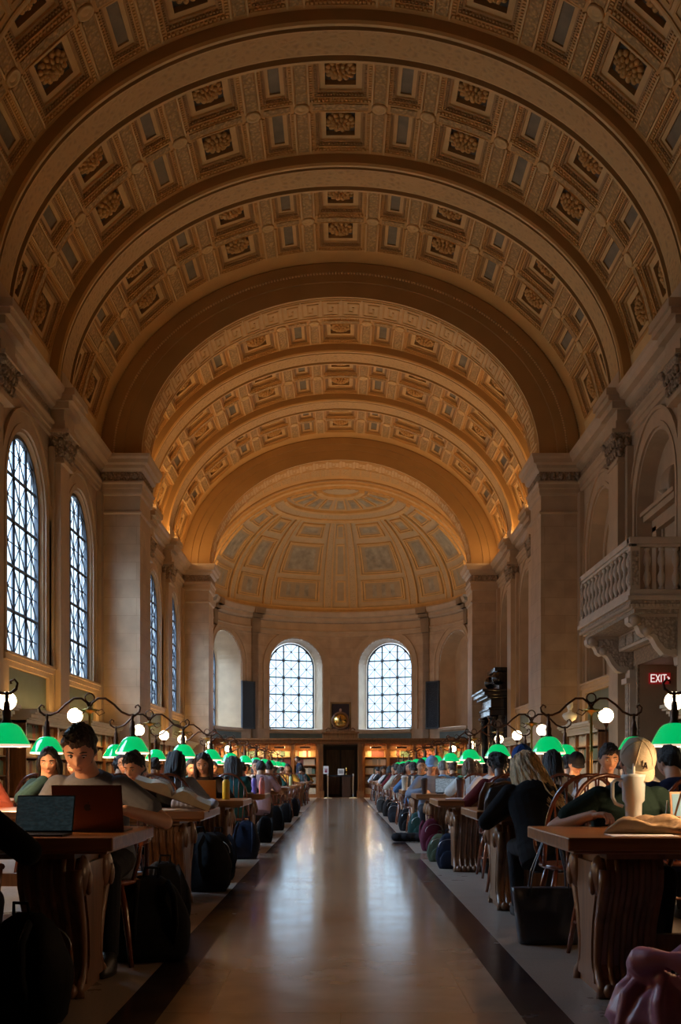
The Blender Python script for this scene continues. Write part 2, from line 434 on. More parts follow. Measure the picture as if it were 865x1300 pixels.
# ------------------------------------------------------------------ piers and their arches
def ell_pt(a, b, t, y): return (a * sin(t), y, SPR + b * cos(t))
trim_n = [0]
def trimname(): trim_n[0] += 1; return 'trim_%d' % trim_n[0]
def entab_profile():   # (protrusion, z)
    return [(0, 8.55), (.05, 8.57), (.05, 8.68), (.08, 8.69), (.08, 8.8), (.13, 8.83), (.13, 8.88), (.04, 8.90), (.04, 9.14), (.10, 9.17), (.16, 9.22), (.18, 9.30), (.30, 9.34), (.33, 9.44), (.38, 9.50), (.40, 9.57), (0, 9.57)]
def pier(y0, y1, side, detail=True):
    mb = MB(); xi = IA + .02; xo = HW + .3
    def X(x): return side * x
    mb.box(min(X(xi), X(xo)), max(X(xi), X(xo)), y0, y1, 0, 8.0, 0)
    mb.box(min(X(xi - .08), X(xo)), max(X(xi - .08), X(xo)), y0 - .08, y1 + .08, 0, .35, 1)
    # necking + capital + entablature returned round three sides
    prof = [(0, 8.0), (.05, 8.03), (.05, 8.08), (0, 8.1), (0, 8.5), (.04, 8.52)] + [(p * .7 + .02, z) for p, z in entab_profile()[1:-1]]
    rings = []
    for p, z in prof:
        rings.append([(X(xo), y0 - p, z), (X(xi - p), y0 - p, z), (X(xi - p), y1 + p, z), (X(xo), y1 + p, z)])
    o = len(mb.v)
    for i in range(len(rings) - 1):
        carv = (i in (8 + 5, 4)) 
        mi = 2 if (prof[i][1] > 8.85 and prof[i][1] < 9.0) else (1)
        for a in range(3):
            mb.add([rings[i][a], rings[i][a + 1], rings[i + 1][a + 1], rings[i + 1][a]], [(0, 1, 2, 3)], mi)
    mb.add(rings[-1], [(0, 1, 2, 3)], 1)
    if detail:                       # carved leaves round the capital
        for k in range(7):
            u = y0 + (y1 - y0) * (k + .5) / 7
            mb.ell((X(xi - .05), u, 9.02), (.05, .07, .10), 8, 6, 2)
        for k in range(5):
            u = xi + (HW - xi) * (k + .5) / 5
            mb.ell((X(u), y0 - .05, 9.02), (.07, .05, .10), 8, 6, 2)
    # small side strip pilaster on the wall next to the pier
    for yy in (y0 - .32, y1):
        mb.box(min(X(HW - .12), X(HW + .1)), max(X(HW - .12), X(HW + .1)), yy, yy + .32, 0, 8.55, 1)
    struct(trimname(), mb, [M['stone'], M['stone_plain'], M['stone_carved']], 'tall square sandstone pier with carved capital')
for k, (y0, y1) in enumerate(PIERS):
    for s in (-1, 1): pier(y0, y1, s)
def arch(y0, y1, beads=True):
    mb = MB(); n = 72
    A = [(-PI / 2 + PI * k / n) for k in range(n + 1)]
    # front face in stepped fasciae: (a,b) fractions from outer to inner
    stps = [(0.0, 0), (.07, 0), (.075, .04), (.16, .04), (.165, .0), (.40, .0), (.41, .05), (.62, .05), (.63, .09), (1, .09)]
    for (ya, sg) in ((y0, 1), (y1, -1)):
        for i in range(len(stps) - 1):
            (f0, d0), (f1, d1) = stps[i], stps[i + 1]
            for k in range(n):
                q = []
                for t, f, d in ((A[k], f0, d0), (A[k + 1], f0, d0), (A[k + 1], f1, d1), (A[k], f1, d1)):
                    q.append(ell_pt(VA + .15 + (IA - VA - .15) * f, VB + .15 + (IB - VB - .15) * f, t, ya + sg * d))
                mb.add(q, [(0, 1, 2, 3)], 0, smooth=False)
    for k in range(n):
        q = [ell_pt(IA, IB, A[k], y0 + .09), ell_pt(IA, IB, A[k + 1], y0 + .09), ell_pt(IA, IB, A[k + 1], y1 - .09), ell_pt(IA, IB, A[k], y1 - .09)]
        mb.add(q, [(0, 1, 2, 3)], 1)
    if beads:
        for f in (.115, .42):
            nb = 230
            for k in range(nb):
                t = -PI / 2 + PI * (k + .5) / nb
                c = ell_pt(VA + .15 + (IA - VA - .15) * f, VB + .15 + (IB - VB - .15) * f, t, y0 + .02)
                mb.ell(c, (.032, .03, .032), 6, 4, 1)
    # Greek key in relief on the soffit
    nk = 30; du = PI / nk
    def S(u, v, d):
        t = -PI / 2 + u * du
        return ell_pt(IA - d, IB - d, t, y0 + .18 + v)
    H = (y1 - y0) - .36
    for k in range(nk):
        for (a, b, c, e) in ((0, 1, 0, .05), (0, 1, H - .05, H), (.08, .16, .12, H - .12), (.08, .92, H - .2, H - .12), (.84, .92, .30, H - .12), (.34, .92, .30, .38), (.34, .42, .30, H - .34), (.34, .66, H - .42, H - .34), (.58, .66, .55, H - .34), (.08, 1.0, .12, .2)):
            mb.hexa([S(k + a, c, 0), S(k + b, c, 0), S(k + b, e, 0), S(k + a, e, 0), S(k + a, c, .018), S(k + b, c, .018), S(k + b, e, .018), S(k + a, e, .018)], 2)
    struct(trimname(), mb, [M['vault_dark'], M['vault_pale'], M['vault']], 'broad plaster arch springing from two piers', fix=False)
for k, (y0, y1) in enumerate(PIERS): arch(y0, y1, k == 1)

# ------------------------------------------------------------------ walls with arched openings
def wall_bay(mb, F, u0, u1, z0, z1, uc, w, zs, zp, mi=0, n=20, step=.7):
    def strip(a, b, c, d):
        k = max(1, int(math.ceil((b - a) / step)))
        for i in range(k):
            p, q = a + (b - a) * i / k, a + (b - a) * (i + 1) / k
            mb.add([F(p, c, 0), F(q, c, 0), F(q, d, 0), F(p, d, 0)], [(0, 1, 2, 3)], mi)
    strip(u0, uc - w, z0, z1); strip(uc + w, u1, z0, z1); strip(uc - w, uc + w, z0, zs)
    for i in range(n):
        a0, a1 = PI - PI * i / n, PI - PI * (i + 1) / n
        p, q = uc + w * cos(a0), uc + w * cos(a1)
        mb.add([F(p, zp + w * sin(a0), 0), F(q, zp + w * sin(a1), 0), F(q, z1, 0), F(p, z1, 0)], [(0, 1, 2, 3)], mi)
def outline(uc, w, zs, zp, n=20, top=True):
    P = [(uc - w, zs)]
    for i in range(n + 1):
        a = PI - PI * i / n; P.append((uc + w * cos(a), zp + w * sin(a)))
    P.append((uc + w, zs)); return P
def reveal(mb, F, G, uc, w0, w1, zs, zp, depth, mi=0):
    """from opening w0 on face F to opening w1 on plane G at depth"""
    A = outline(uc, w0, zs - .05, zp); B = outline(uc, w1, zs, zp); n = len(A)
    vs = [F(u, z, 0) for u, z in A] + [G(u, z, depth) for u, z in B]
    mb.add(vs, [(i, i + 1, n + i + 1, n + i) for i in range(n - 1)] + [(n - 1, 0, n, 2 * n - 1)], mi)
def archivolt(mb, F, uc, w, zs, zp, bands, mi=1):
    for (a, b, h) in bands:
        A = outline(uc, w + a, zs, zp); B = outline(uc, w + b, zs, zp); n = len(A)
        vs = [F(u, z, 0) for u, z in A] + [F(u, z, -h) for u, z in A] + [F(u, z, -h) for u, z in B] + [F(u, z, 0) for u, z in B]
        fs = []
        for r in range(3):
            for i in range(n - 1): fs.append((r * n + i, r * n + i + 1, (r + 1) * n + i + 1, (r + 1) * n + i))
        fs += [(0, n, 2 * n, 3 * n), (n - 1, 2 * n - 1, 3 * n - 1, 4 * n - 1)]
        mb.add(vs, fs, mi)
win_n = [0]
ga = MB()
def inside(u, z, w, zs, zp):
    if z < zs or abs(u) > w: return False
    return z <= zp or u * u + (z - zp) ** 2 <= w * w
def make_window(G, uc, depth, w=GW, zs=SILL, zp=SPZ, rows=5, label='', glass='glass'):
    win_n[0] += 1
    root = bpy.data.objects.new('window_%d' % win_n[0], None); C.objects.link(root); tag(root, label, None, None, 'structure')
    fr = MB(); th = MB(); gl = MB()
    O = outline(0, w, zs, zp, 24); I = outline(0, w - .07, zs + .07, zp, 24); n = len(O)
    vs = [G(uc + u, z, depth) for u, z in O] + [G(uc + u, z, depth - .06) for u, z in O] + [G(uc + u, z, depth - .06) for u, z in I] + [G(uc + u, z, depth + .03) for u, z in I]
    fs = []
    for r in range(3):
        for i in range(n): j = (i + 1) % n; fs.append((r * n + i, r * n + j, (r + 1) * n + j, (r + 1) * n + i))
    fr.add(vs, fs, 0)
    rh = (zp + w - zs) / rows; cw = 2 * w / 3
    def seg(mb, u0, z0, u1, z1, r):
        K = 60; run = [k for k in range(K + 1) if inside(u0 + (u1 - u0) * k / K, z0 + (z1 - z0) * k / K, w - .02, zs, zp)]
        if len(run) < 3: return
        a, b = run[0] / K, run[-1] / K
        mb.tube([G(uc + u0 + (u1 - u0) * a, z0 + (z1 - z0) * a, depth - .01), G(uc + u0 + (u1 - u0) * b, z0 + (z1 - z0) * b, depth - .01)], r, 4)
    for k in (1, 2): seg(fr, -w + cw * k, zs, -w + cw * k, zp + w, .04)
    for k in range(1, rows): seg(fr, -w, zs + rh * k, w, zs + rh * k, .042)
    for i in range(3):
        seg(th, -w + cw * (i + .5), zs, -w + cw * (i + .5), zp + w, .014)
        for k in range(rows):
            a, b, c, d = -w + cw * i, -w + cw * (i + 1), zs + rh * k, zs + rh * (k + 1)
            seg(th, a, c, b, d, .016); seg(th, a, d, b, c, .016)
            if inside((a + b) / 2, (c + d) / 2, w, zs, zp): th.ell(G(uc + (a + b) / 2, (c + d) / 2, depth - .01), (.05, .05, .05), 6, 4)
    for k in range(rows): seg(th, -w, zs + rh * (k + .5), w, zs + rh * (k + .5), .014)
    O2 = outline(0, w - .02, zs, zp, 24)
    gl.add([G(uc + u, z, depth + .02) for u, z in O2], [tuple(range(len(O2)))], 0)
    fr.build('window_frame', M['iron'], root); th.build('glazing_bar', M['iron'], root); gl.build('glass', M[glass], root, fix=False)
    return root
def portal(loc, rot, sx, sy):
    o = light('AREA', 'daylight', loc, 1, (1, 1, 1), None, sx, rot, sy); o.data.cycles.is_portal = True
    return o
_unused = [-7.4, -4.37, .26, 4.9, 9.53, 14.2, 20.43, 25.07, 29.7, 35.93, 40.57, 45.2, 52.6]
bays = [(-4.37, .26), (.26, 4.9), (4.9, 9.53), (9.53, 14.2), (15.8, 20.43), (20.43, 25.07), (25.07, 29.7), (31.3, 35.93), (35.93, 40.57), (40.57, 45.2), (46.8, 52.6)]
for side, nm in ((-1, 'left'), (1, 'right')):
    F = lambda u, z, d, side=side: (side * (HW + d), u, z)
    mb = MB()
    prev = -7
    for (a, b) in bays:
        if a > prev: mb.add([F(prev, 0, 0), F(a, 0, 0), F(a, SPR, 0), F(prev, SPR, 0)], [(0, 1, 2, 3)], 0)
        prev = b
        if b < 15 and (side == 1 or a < 9): 
            mb.add([F(a, 0, 0), F(b, 0, 0), F(b, SPR, 0), F(a, SPR, 0)], [(0, 1, 2, 3)], 0); continue
        uc = (a + b) / 2; w0 = 1.36 if side == -1 else 1.42
        if a == 46.8: 
            mb.add([F(a, 0, 0), F(b, 0, 0), F(b, SPR, 0), F(a, SPR, 0)], [(0, 1, 2, 3)], 0); continue
        zs0 = SILL
        if side == 1 and abs(uc - 22.75) < .1:
            # bay behind the balcony: door opening below and arched recess above
            wall_bay(mb, F, a, b, 4.3, SPR, uc, w0, 4.45, SPZ)
            for (p, q, r, t) in ((a, 21.2, 0, 4.3), (23.6, b, 0, 4.3), (21.2, 23.6, 3.35, 4.3)):
                mb.add([F(p, r, 0), F(q, r, 0), F(q, t, 0), F(p, t, 0)], [(0, 1, 2, 3)], 0)
            zs0 = 4.5
        else:
            wall_bay(mb, F, a, b, 0, SPR, uc, w0, zs0 - .05, SPZ)
        dp = .14 if side == -1 else .34
        reveal(mb, F, F, uc, w0, GW if side == -1 else w0 - .05, zs0, SPZ, dp, 1)
        archivolt(mb, F, uc, w0, zs0 - .05, SPZ, [(.06, .17, .05), (.17, .40, .03), (.40, .47, .07)], 1)
        if side == 1 and zs0 == SILL:      # blind niche: back with an inner frame
            O = outline(uc, w0 - .03, zs0, SPZ); mb.add([F(u, z, dp) for u, z in O], [tuple(range(len(O)))], 1)
            A = outline(uc, w0 - .45, zs0, SPZ - .1)
            archivolt(mb, lambda u, z, d: F(u, z, dp + d), uc, w0 - .45, zs0, SPZ - .1, [(0, .1, .05)], 1)
            for uu in (-.32, .32): mb.box(*sorted((side * (HW + dp - .05), side * (HW + dp))), uc + uu - .04, uc + uu + .04, zs0, SPZ + .5, 1)
        if side == -1:
            if uc > 13: lab = 'tall arched iron window between pilasters, left wall'
            make_window(F, uc, dp, label='tall arched iron window in the left wall')
            portal((-(HW + dp + .12), uc, 5.6), (0, -PI / 2, 0), 4.5, 2.6)
        if zs0 == SILL:                     # sill and panel frame under it
            for (p, z0, z1) in ((.14, 3.22, 3.33), (.10, 3.12, 3.22), (.18, 3.33, 3.38)):
                mb.box(*sorted((side * (HW - p), side * HW)), a + .5, b - .5, z0, z1, 1)
            for (p, q) in ((a + .5, a + .85), (b - .85, b - .5)):
                mb.box(*sorted((side * (HW - .10), side * HW)), p, q, 2.3, 3.12, 1)
            mb.box(*sorted((side * (HW - .03), side * HW)), a + .85, b - .85, 2.3, 3.1, 2)
    mb.add([F(52.6, 0, 0), F(52.6, 0, -.2), F(52.6, SPR, -.2), F(52.6, SPR, 0)], [(0, 1, 2, 3)], 0)
    # entablature run along the wall
    pr = entab_profile()
    ys = [-7 + .0, 52.6]
    for i in range(len(pr) - 1):
        (p0, z0), (p1, z1) = pr[i], pr[i + 1]
        mb.add([(side * (HW - p0), ys[0], z0), (side * (HW - p0), ys[1], z0), (side * (HW - p1), ys[1], z1), (side * (HW - p1), ys[0], z1)], [(0, 1, 2, 3)], 3 if i == 7 else 1)
    W = struct('wall_' + nm, mb, [M['stone'], M['stone_plain'], M['green_panel'], M['stone_carved']], fix=False)
    # pilasters under the ribs
    for y in RIBS:
        p = MB(); pp, hw_, pb, hb = (.15, .34, .08, .43) if y < 21 else ((.24, .40, .12, .56) if side == -1 else (.30, .42, .14, .62))
        p.box(*sorted((side * (HW - pp), side * (HW + .02))), y - hw_, y + hw_, 0, 8.0, 0)
        p.box(*sorted((side * (HW - pp - .06), side * (HW + .02))), y - hw_ - .08, y + hw_ + .08, 0, .35, 0)
        p.box(*sorted((side * (HW - pb), side * (HW + .02))), y - hb, y + hb, 0, 8.3, 0)
        for (e, z0, z1) in ((.03, 7.96, 8.02), (.0, 8.02, 8.1)):
            p.box(*sorted((side * (HW - .30 - e), side * HW)), y - .42 - e, y + .42 + e, z0, z1, 0)
        # capital: bell with leaves and abacus
        rings = []
        for (e, z) in ((0, 8.1), (.01, 8.3), (.05, 8.5), (.12, 8.62)):
            rings.append([(side * HW, y - .42 - e, z), (side * (HW - .30 - e), y - .42 - e, z), (side * (HW - .30 - e), y + .42 + e, z), (side * HW, y + .42 + e, z)])
        p.loft(rings, 1, smooth=False)
        for r_ in range(2):
            for k in range(5):
                yy = y - .36 + .18 * k + (.05 if r_ else 0); zz = 8.22 + .22 * r_
                p.ell((side * (HW - .33 - .03 * r_), yy, zz), (.05, .07, .11), 8, 6, 1)
            for k in range(2):
                for sy in (-1, 1):
                    p.ell((side * (HW - .1 - .15 * k), y + sy * (.44 + .03 * r_), 8.22 + .22 * r_), (.07, .05, .11), 8, 6, 1)
        for sy in (-1, 1):
            T = Matrix.Translation((side * (HW - .38), y + sy * .45, 8.55)) @ Matrix.Rotation(PI / 2, 4, 'Y')
            p.lathe([(.02, -.07), (.09, -.05), (.09, .05), (.02, .07)], 12, mi=1, T=T)
        p.box(*sorted((side * (HW - .46), side * HW)), y - .56, y + .56, 8.62, 8.7, 0)
        for (e, z0, z1) in ((.0, 8.7, 8.9), (-.03, 8.9, 9.15), (.10, 9.15, 9.3), (.2, 9.3, 9.42), (.25, 9.42, 9.58)):
            p.box(*sorted((side * (HW - .36 - e), side * HW)), y - .5 - e * .6, y + .5 + e * .6, z0, z1, 0)
        p.box(*sorted((side * (HW - .30), side * HW)), y - .5, y + .5, 9.58, 10.0, 0)
        p.build('pilaster', [M['stone_plain'], M['stone_carved']], W)
# doorway in the right wall with deep reveal
dr = MB()
for (p, q, z0, z1) in ((21.2 - .3, 21.2, 0, 3.35), (23.6, 23.9, 0, 3.35), (21.0, 23.9, 3.35, 3.68)):
    dr.box(HW - (.03 if q == 21.2 else .09), HW, p, q, z0, z1, 1)
    if q != 21.2: dr.box(HW - .14, HW - .09, p + (.2 if q == 21.2 else 0), q - (.2 if p == 23.6 else 0), z0, z1, 2)
dr.box(HW - .2, HW, 20.95, 24.0, 3.68, 3.8, 1)
dr.add([(HW, 23.6, 0), (HW + 1.6, 23.6, 0), (HW + 1.6, 23.6, 3.35), (HW, 23.6, 3.35)], [(0, 1, 2, 3)], 0)
dr.add([(HW, 21.2, 0), (HW + 1.6, 21.2, 0), (HW + 1.6, 21.2, 3.35), (HW, 21.2, 3.35)], [(0, 1, 2, 3)], 0)
dr.add([(HW, 21.2, 3.35), (HW + 1.6, 21.2, 3.35), (HW + 1.6, 23.6, 3.35), (HW, 23.6, 3.35)], [(0, 1, 2, 3)], 0)
dr.add([(HW + 1.6, 21.2, 0), (HW + 1.6, 23.6, 0), (HW + 1.6, 23.6, 3.35), (HW + 1.6, 21.2, 3.35)], [(0, 1, 2, 3)], 3)
struct('door_1', dr, [M['stone_plain'], M['stone_plain'], M['stone_carved'], M['walnut']], 'deep stone doorway under the balcony', fix=False)
# upper recess of the balcony bay: pedimented doorway
nb = MB(); uc = 22.75
O = outline(uc, 1.38, 4.4, SPZ); nb.add([(HW + .34, u, z) for u, z in O], [tuple(range(len(O)))], 0)
nb.box(HW + .2, HW + .42, uc - .95, uc - .65, 4.4, 6.3, 0); nb.box(HW + .2, HW + .42, uc + .65, uc + .95, 4.4, 6.3, 0)
nb.box(HW + .3, HW + .42, uc - .62, uc - .5, 4.4, 6.2, 0); nb.box(HW + .3, HW + .42, uc + .5, uc + .62, 4.4, 6.2, 0)
nb.box(HW + .2, HW + .42, uc - .95, uc + .95, 6.2, 6.45, 0); nb.box(HW + .05, HW + .42, uc - 1.1, uc + 1.1, 6.45, 6.58, 0)
nb.box(HW + .0, HW + .42, uc - 1.18, uc + 1.18, 6.58, 6.66, 0)
for k in range(9):
    a = PI * k / 8 - PI / 2
    nb.ell((HW + .30, uc + .26 * sin(a), 7.0 + .02 * cos(a)), (.14, .05, .34), 8, 8, 0)
nb.lathe([(.08, 0), (.14, .05), (.10, .12), (.2, .2)], 14, (HW + .25, uc, 6.66), 0)
nb.add([(HW + .40, uc - .5, 4.4), (HW + .40, uc + .5, 4.4), (HW + .40, uc + .5, 6.2), (HW + .40, uc - .5, 6.2)], [(0, 1, 2, 3)], 1)
struct('door_2', nb, [M['stone_plain'], M['black']], 'upper balcony doorway with shell pediment')
# EXIT sign
ex = thing('exit_sign', 'red exit sign with white letters and an arrow in the stone doorway', 'sign', (6.82, 23.56, 3.06))
b = MB(); b.box(-.23, .23, -.03, .03, -.12, .12); b.build('sign_board', mat('exit red', (.30, .01, .012), .4, emit=(.5, .02, .02), es=.25), ex, bevel=.006)
mw = emis('exit letters white', (1, .85, .8), .9)
e = MB()
def stroke(mb, pts, w, y=-.034):
    for p, q in zip(pts[:-1], pts[1:]):
        d = Vector((q[0] - p[0], q[1] - p[1])); n = Vector((-d.y, d.x)).normalized() * w / 2; t = d.normalized() * w * .3
        a = [Vector(p) - t - n, Vector(q) + t - n, Vector(q) + t + n, Vector(p) - t + n]
        mb.hexa([(c.x, y, c.y) for c in a] + [(c.x, y - .006, c.y) for c in a])
w = .02
for g in ([(-.19, -.075), (-.19, .075)], [(-.19, .075), (-.11, .075)], [(-.19, 0), (-.125, 0)], [(-.19, -.075), (-.11, -.075)], [(-.085, -.075), (-.01, .075)], [(-.085, .075), (-.01, -.075)],
          [(.025, -.075), (.025, .075)], [(.055, .075), (.135, .075)], [(.095, .075), (.095, -.075)], [(.16, .03), (.20, 0), (.16, -.03)]): stroke(e, g, w)
e.build('lettering', mw, ex)

# ------------------------------------------------------------------ apse
def AF(u, z, d):
    th = u / AR; return ((AR + d) * sin(th), AC + (AR + d) * cos(th), z)
ap = MB(); half = AR * PI / 2
cents = [-67.5, -22.5, 22.5, 67.5]
ue = [-half, -45 * PI / 180 * AR, 0, 45 * PI / 180 * AR, half]
for i, cdeg in enumerate(cents):
    th = math.radians(cdeg); uc = th * AR; w0 = 1.5
    wall_bay(ap, AF, ue[i], ue[i + 1], 0, SPR - .3, uc, w0, SILL - .05, SPZ, 0, 24, .35)
    def G(u, z, d, th=th, uc=uc):
        v = u - uc; return ((AR + d) * sin(th) + v * cos(th), AC + (AR + d) * cos(th) - v * sin(th), z)
    dp = .6 if i else 1.25
    reveal(ap, AF, G, uc, w0, GW + .03, SILL, SPZ, dp, 1)
    archivolt(ap, AF, uc, w0, SILL - .05, SPZ, [(.04, .14, .05), (.14, .34, .03), (.34, .42, .07)], 1)
    if cdeg < 60:
        make_window(G, uc, dp, label=['', 'left arched window of the apse, mostly behind the pier', 'left of the two tall arched windows in the apse', 'right of the two tall arched windows in the apse'][i + 1] if i < 3 else '')
        c = G(uc, 5.6, dp + .12)
        po = portal(c, (0, 0, 0), 2.6, 4.5)
        po.rotation_euler = Vector((sin(th), cos(th), 0)).to_track_quat('Z', 'Y').to_euler()
    else:
        O = outline(uc, GW + .05, SILL, SPZ); ap.add([G(u, z, dp) for u, z in O], [tuple(range(len(O)))], 1)
    # dark inset panel under the sill, sill moulding
    for k in range(10):
        a, b = uc - 1.5 + 3.0 * k / 10, uc - 1.5 + 3.0 * (k + 1) / 10
        for (p, z0, z1, mi) in ((.12, 3.2, 3.34, 1), (.03, 2.45, 3.12, 2)):
            ap.hexa([AF(a, z0, 0), AF(b, z0, 0), AF(b, z0, -p), AF(a, z0, -p), AF(a, z1, 0), AF(b, z1, 0), AF(b, z1, -p), AF(a, z1, -p)], mi)
pr = [(0, 8.3), (.06, 8.32), (.06, 8.5), (.12, 8.53), (.12, 8.58), (.04, 8.62), (.04, 8.98), (.12, 9.02), (.22, 9.10), (.24, 9.25), (.38, 9.30), (.42, 9.42), (.46, 9.50), (.46, 9.57), (-.1, 9.57)]
n = 48
for k in range(n):
    a, b = -half + 2 * half * k / n, -half + 2 * half * (k + 1) / n
    for i in range(len(pr) - 1):
        ap.add([AF(a, pr[i][1], -pr[i][0]), AF(b, pr[i][1], -pr[i][0]), AF(b, pr[i + 1][1], -pr[i + 1][0]), AF(a, pr[i + 1][1], -pr[i + 1][0])], [(0, 1, 2, 3)], 3 if i == 6 else 1)
for dg in (-80, -45, 45, 80) :    # breaks in the entablature over plain pilaster strips
    for k in range(2):
        uc = math.radians(dg) * AR
        for (a, b, p, z0, z1) in ((-.28, .28, .16, 8.3, 9.05), (-.32, .32, .30, 9.05, 9.25), (-.36, .36, .50, 9.25, 9.57)):
            ap.hexa([AF(uc + a, z0, 0), AF(uc + b, z0, 0), AF(uc + b, z0, -p), AF(uc + a, z0, -p), AF(uc + a, z1, 0), AF(uc + b, z1, 0), AF(uc + b, z1, -p), AF(uc + a, z1, -p)], 1)
        if abs(dg) == 45:
            ap.hexa([AF(uc - .2, 2.4, 0), AF(uc + .2, 2.4, 0), AF(uc + .2, 2.4, -.06), AF(uc - .2, 2.4, -.06), AF(uc - .2, 8.3, 0), AF(uc + .2, 8.3, 0), AF(uc + .2, 8.3, -.06), AF(uc - .2, 8.3, -.06)], 0)
WB = struct('wall_back', ap, [M['stone'], M['stone_plain'], M['green_panel'], M['stone_carved']], 'curved stone wall of the apse', fix=False)
for dg, nm, col in ((-49.5, 'plain dark panel', M['black']), (49.5, 'dark carved inscription panel', carved('bronze inscription', (.02, .03, .05), 30, 1))):
    th = math.radians(dg); p = MB(); r_ = AR - .05
    T = Matrix.Translation((r_ * sin(th), AC + r_ * cos(th), 0)) @ Matrix.Rotation(-th, 4, 'Z')
    p.box(-.42, .42, -.05, .04, 3.35, 5.7, 0, T); 
    for (a, b, c, d) in ((-.47, -.40, 3.3, 5.75), (.40, .47, 3.3, 5.75), (-.47, .47, 3.3, 3.37), (-.47, .47, 5.68, 5.75)): p.box(a, b, -.07, .04, c, d, 1, T)
    o = p.build('wall_plaque', [col, M['iron']]); tag(o, 'tall narrow ' + nm + (' left of the apse windows' if dg < 0 else ' right of the apse windows'), 'plaque')
# half dome
dm = MB(); DB = 5.0
def D(th, ph, d):
    r = AR + d * cos(ph); return (r * cos(ph) * sin(th), AC + r * cos(ph) * cos(th), SPR + (DB + d) * sin(ph))
def dq(t0, t1, p0, p1, mi, d=0, nt=None):
    nt = nt or max(1, int((t1 - t0) / math.radians(3))); np_ = max(1, int((p1 - p0) / math.radians(3)))
    for i in range(nt):
        for j in range(np_):
            a, b = t0 + (t1 - t0) * i / nt, t0 + (t1 - t0) * (i + 1) / nt; c, e = p0 + (p1 - p0) * j / np_, p0 + (p1 - p0) * (j + 1) / np_
            dm.add([D(a, c, d), D(b, c, d), D(b, e, d), D(a, e, d)], [(0, 1, 2, 3)], mi, smooth=True)
def dbox(t0, t1, p0, p1, h, mi):
    nt = max(1, int((t1 - t0) / math.radians(4))); np_ = max(1, int((p1 - p0) / math.radians(5)))
    for i in range(nt):
        for j in range(np_):
            a, b = t0 + (t1 - t0) * i / nt, t0 + (t1 - t0) * (i + 1) / nt; c, e = p0 + (p1 - p0) * j / np_, p0 + (p1 - p0) * (j + 1) / np_
            dm.hexa([D(a, c, .02), D(b, c, .02), D(b, e, .02), D(a, e, .02), D(a, c, -h), D(b, c, -h), D(b, e, -h), D(a, e, -h)], mi)
rd = math.radians
dq(-PI / 2, PI / 2, 0, PI / 2 - .01, 0, 0, 60)
for sg in (-1, 1):
    for (a, b) in ((10.5, 33.5), (42.5, 57.5), (66.5, 88)):
        for (p, q) in ((6.5, 19.5), (22.5, 42), (46, 55.5)):
            t0, t1 = sorted((rd(a) * sg, rd(b) * sg)); p0, p1 = rd(p), rd(q)
            if p > 40: sh = (t1 - t0) * .08; t0 += sh; t1 -= sh
            fr = [(0, .10, 1), (.035, .03, 3), (.075, .075, 1), (.115, .02, 3), (.15, .05, 2)]
            for (ins, h, mi) in fr:
                k = ins * AR; u = rd(ins * 18); v = rd(ins * 14)
                if mi == 1:      # raised frame sides
                    ww = rd(.8); 
                    for (aa, bb, cc, dd) in ((t0 + u, t1 - u, p0 + v, p0 + v + ww * .9), (t0 + u, t1 - u, p1 - v - ww * .9, p1 - v), (t0 + u, t0 + u + ww * 1.1, p0 + v, p1 - v), (t1 - u - ww * 1.1, t1 - u, p0 + v, p1 - v)):
                        dbox(aa, bb, cc, dd, h, 1)
                elif mi == 3: dbox(t0 + u, t1 - u, p0 + v, p1 - v, .012 + ins * .1, 3)
                else: dbox(t0 + u * 1.6, t1 - u * 1.6, p0 + v * 1.5, p1 - v * 1.5, .035, 2)
    for (a, b) in ((4, 8.5), (35.5, 40.5), (59.5, 64.5)):
        t0, t1 = sorted((rd(a) * sg, rd(b) * sg))
        dbox(t0, t1, rd(3), rd(58), .07, 4); e = rd(.7)
        dbox(t0, t0 + e, rd(3), rd(58), .13, 1); dbox(t1 - e, t1, rd(3), rd(58), .13, 1)
for (p, q) in ((6.5, 19.5), (22.5, 42), (46, 55.5)):
    dbox(rd(-2.6), rd(2.6), rd(p), rd(q), .05, 1); dbox(rd(-1.7), rd(1.7), rd(p + 1), rd(q - 1), .07, 3)
dbox(-PI / 2, PI / 2, rd(0), rd(3), .16, 1)
dbox(-PI / 2, PI / 2, rd(58), rd(60), .15, 1); dbox(-PI / 2, PI / 2, rd(60), rd(64.5), .07, 4); dbox(-PI / 2, PI / 2, rd(64.5), rd(66), .16, 1)
for k in range(9):
    c = -80 + 20 * k
    if abs(c) < 85:
        dbox(rd(c - 7.5), rd(c + 7.5), rd(67.5), rd(78), .07, 1); dbox(rd(c - 5.6), rd(c + 5.6), rd(68.6), rd(77), .09, 3); dbox(rd(c - 3.5), rd(c + 3.5), rd(70), rd(75.5), .11, 2)
dbox(-PI / 2, PI / 2, rd(79.5), rd(82), .14, 1)
dq(-PI / 2 - .2, PI / 2 + .2, 0, PI / 2 - .01, 4, .5, 40)
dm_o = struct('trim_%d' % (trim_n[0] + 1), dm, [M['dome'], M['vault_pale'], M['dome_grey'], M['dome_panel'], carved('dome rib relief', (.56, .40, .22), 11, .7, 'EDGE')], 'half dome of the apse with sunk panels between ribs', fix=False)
trim_n[0] += 1
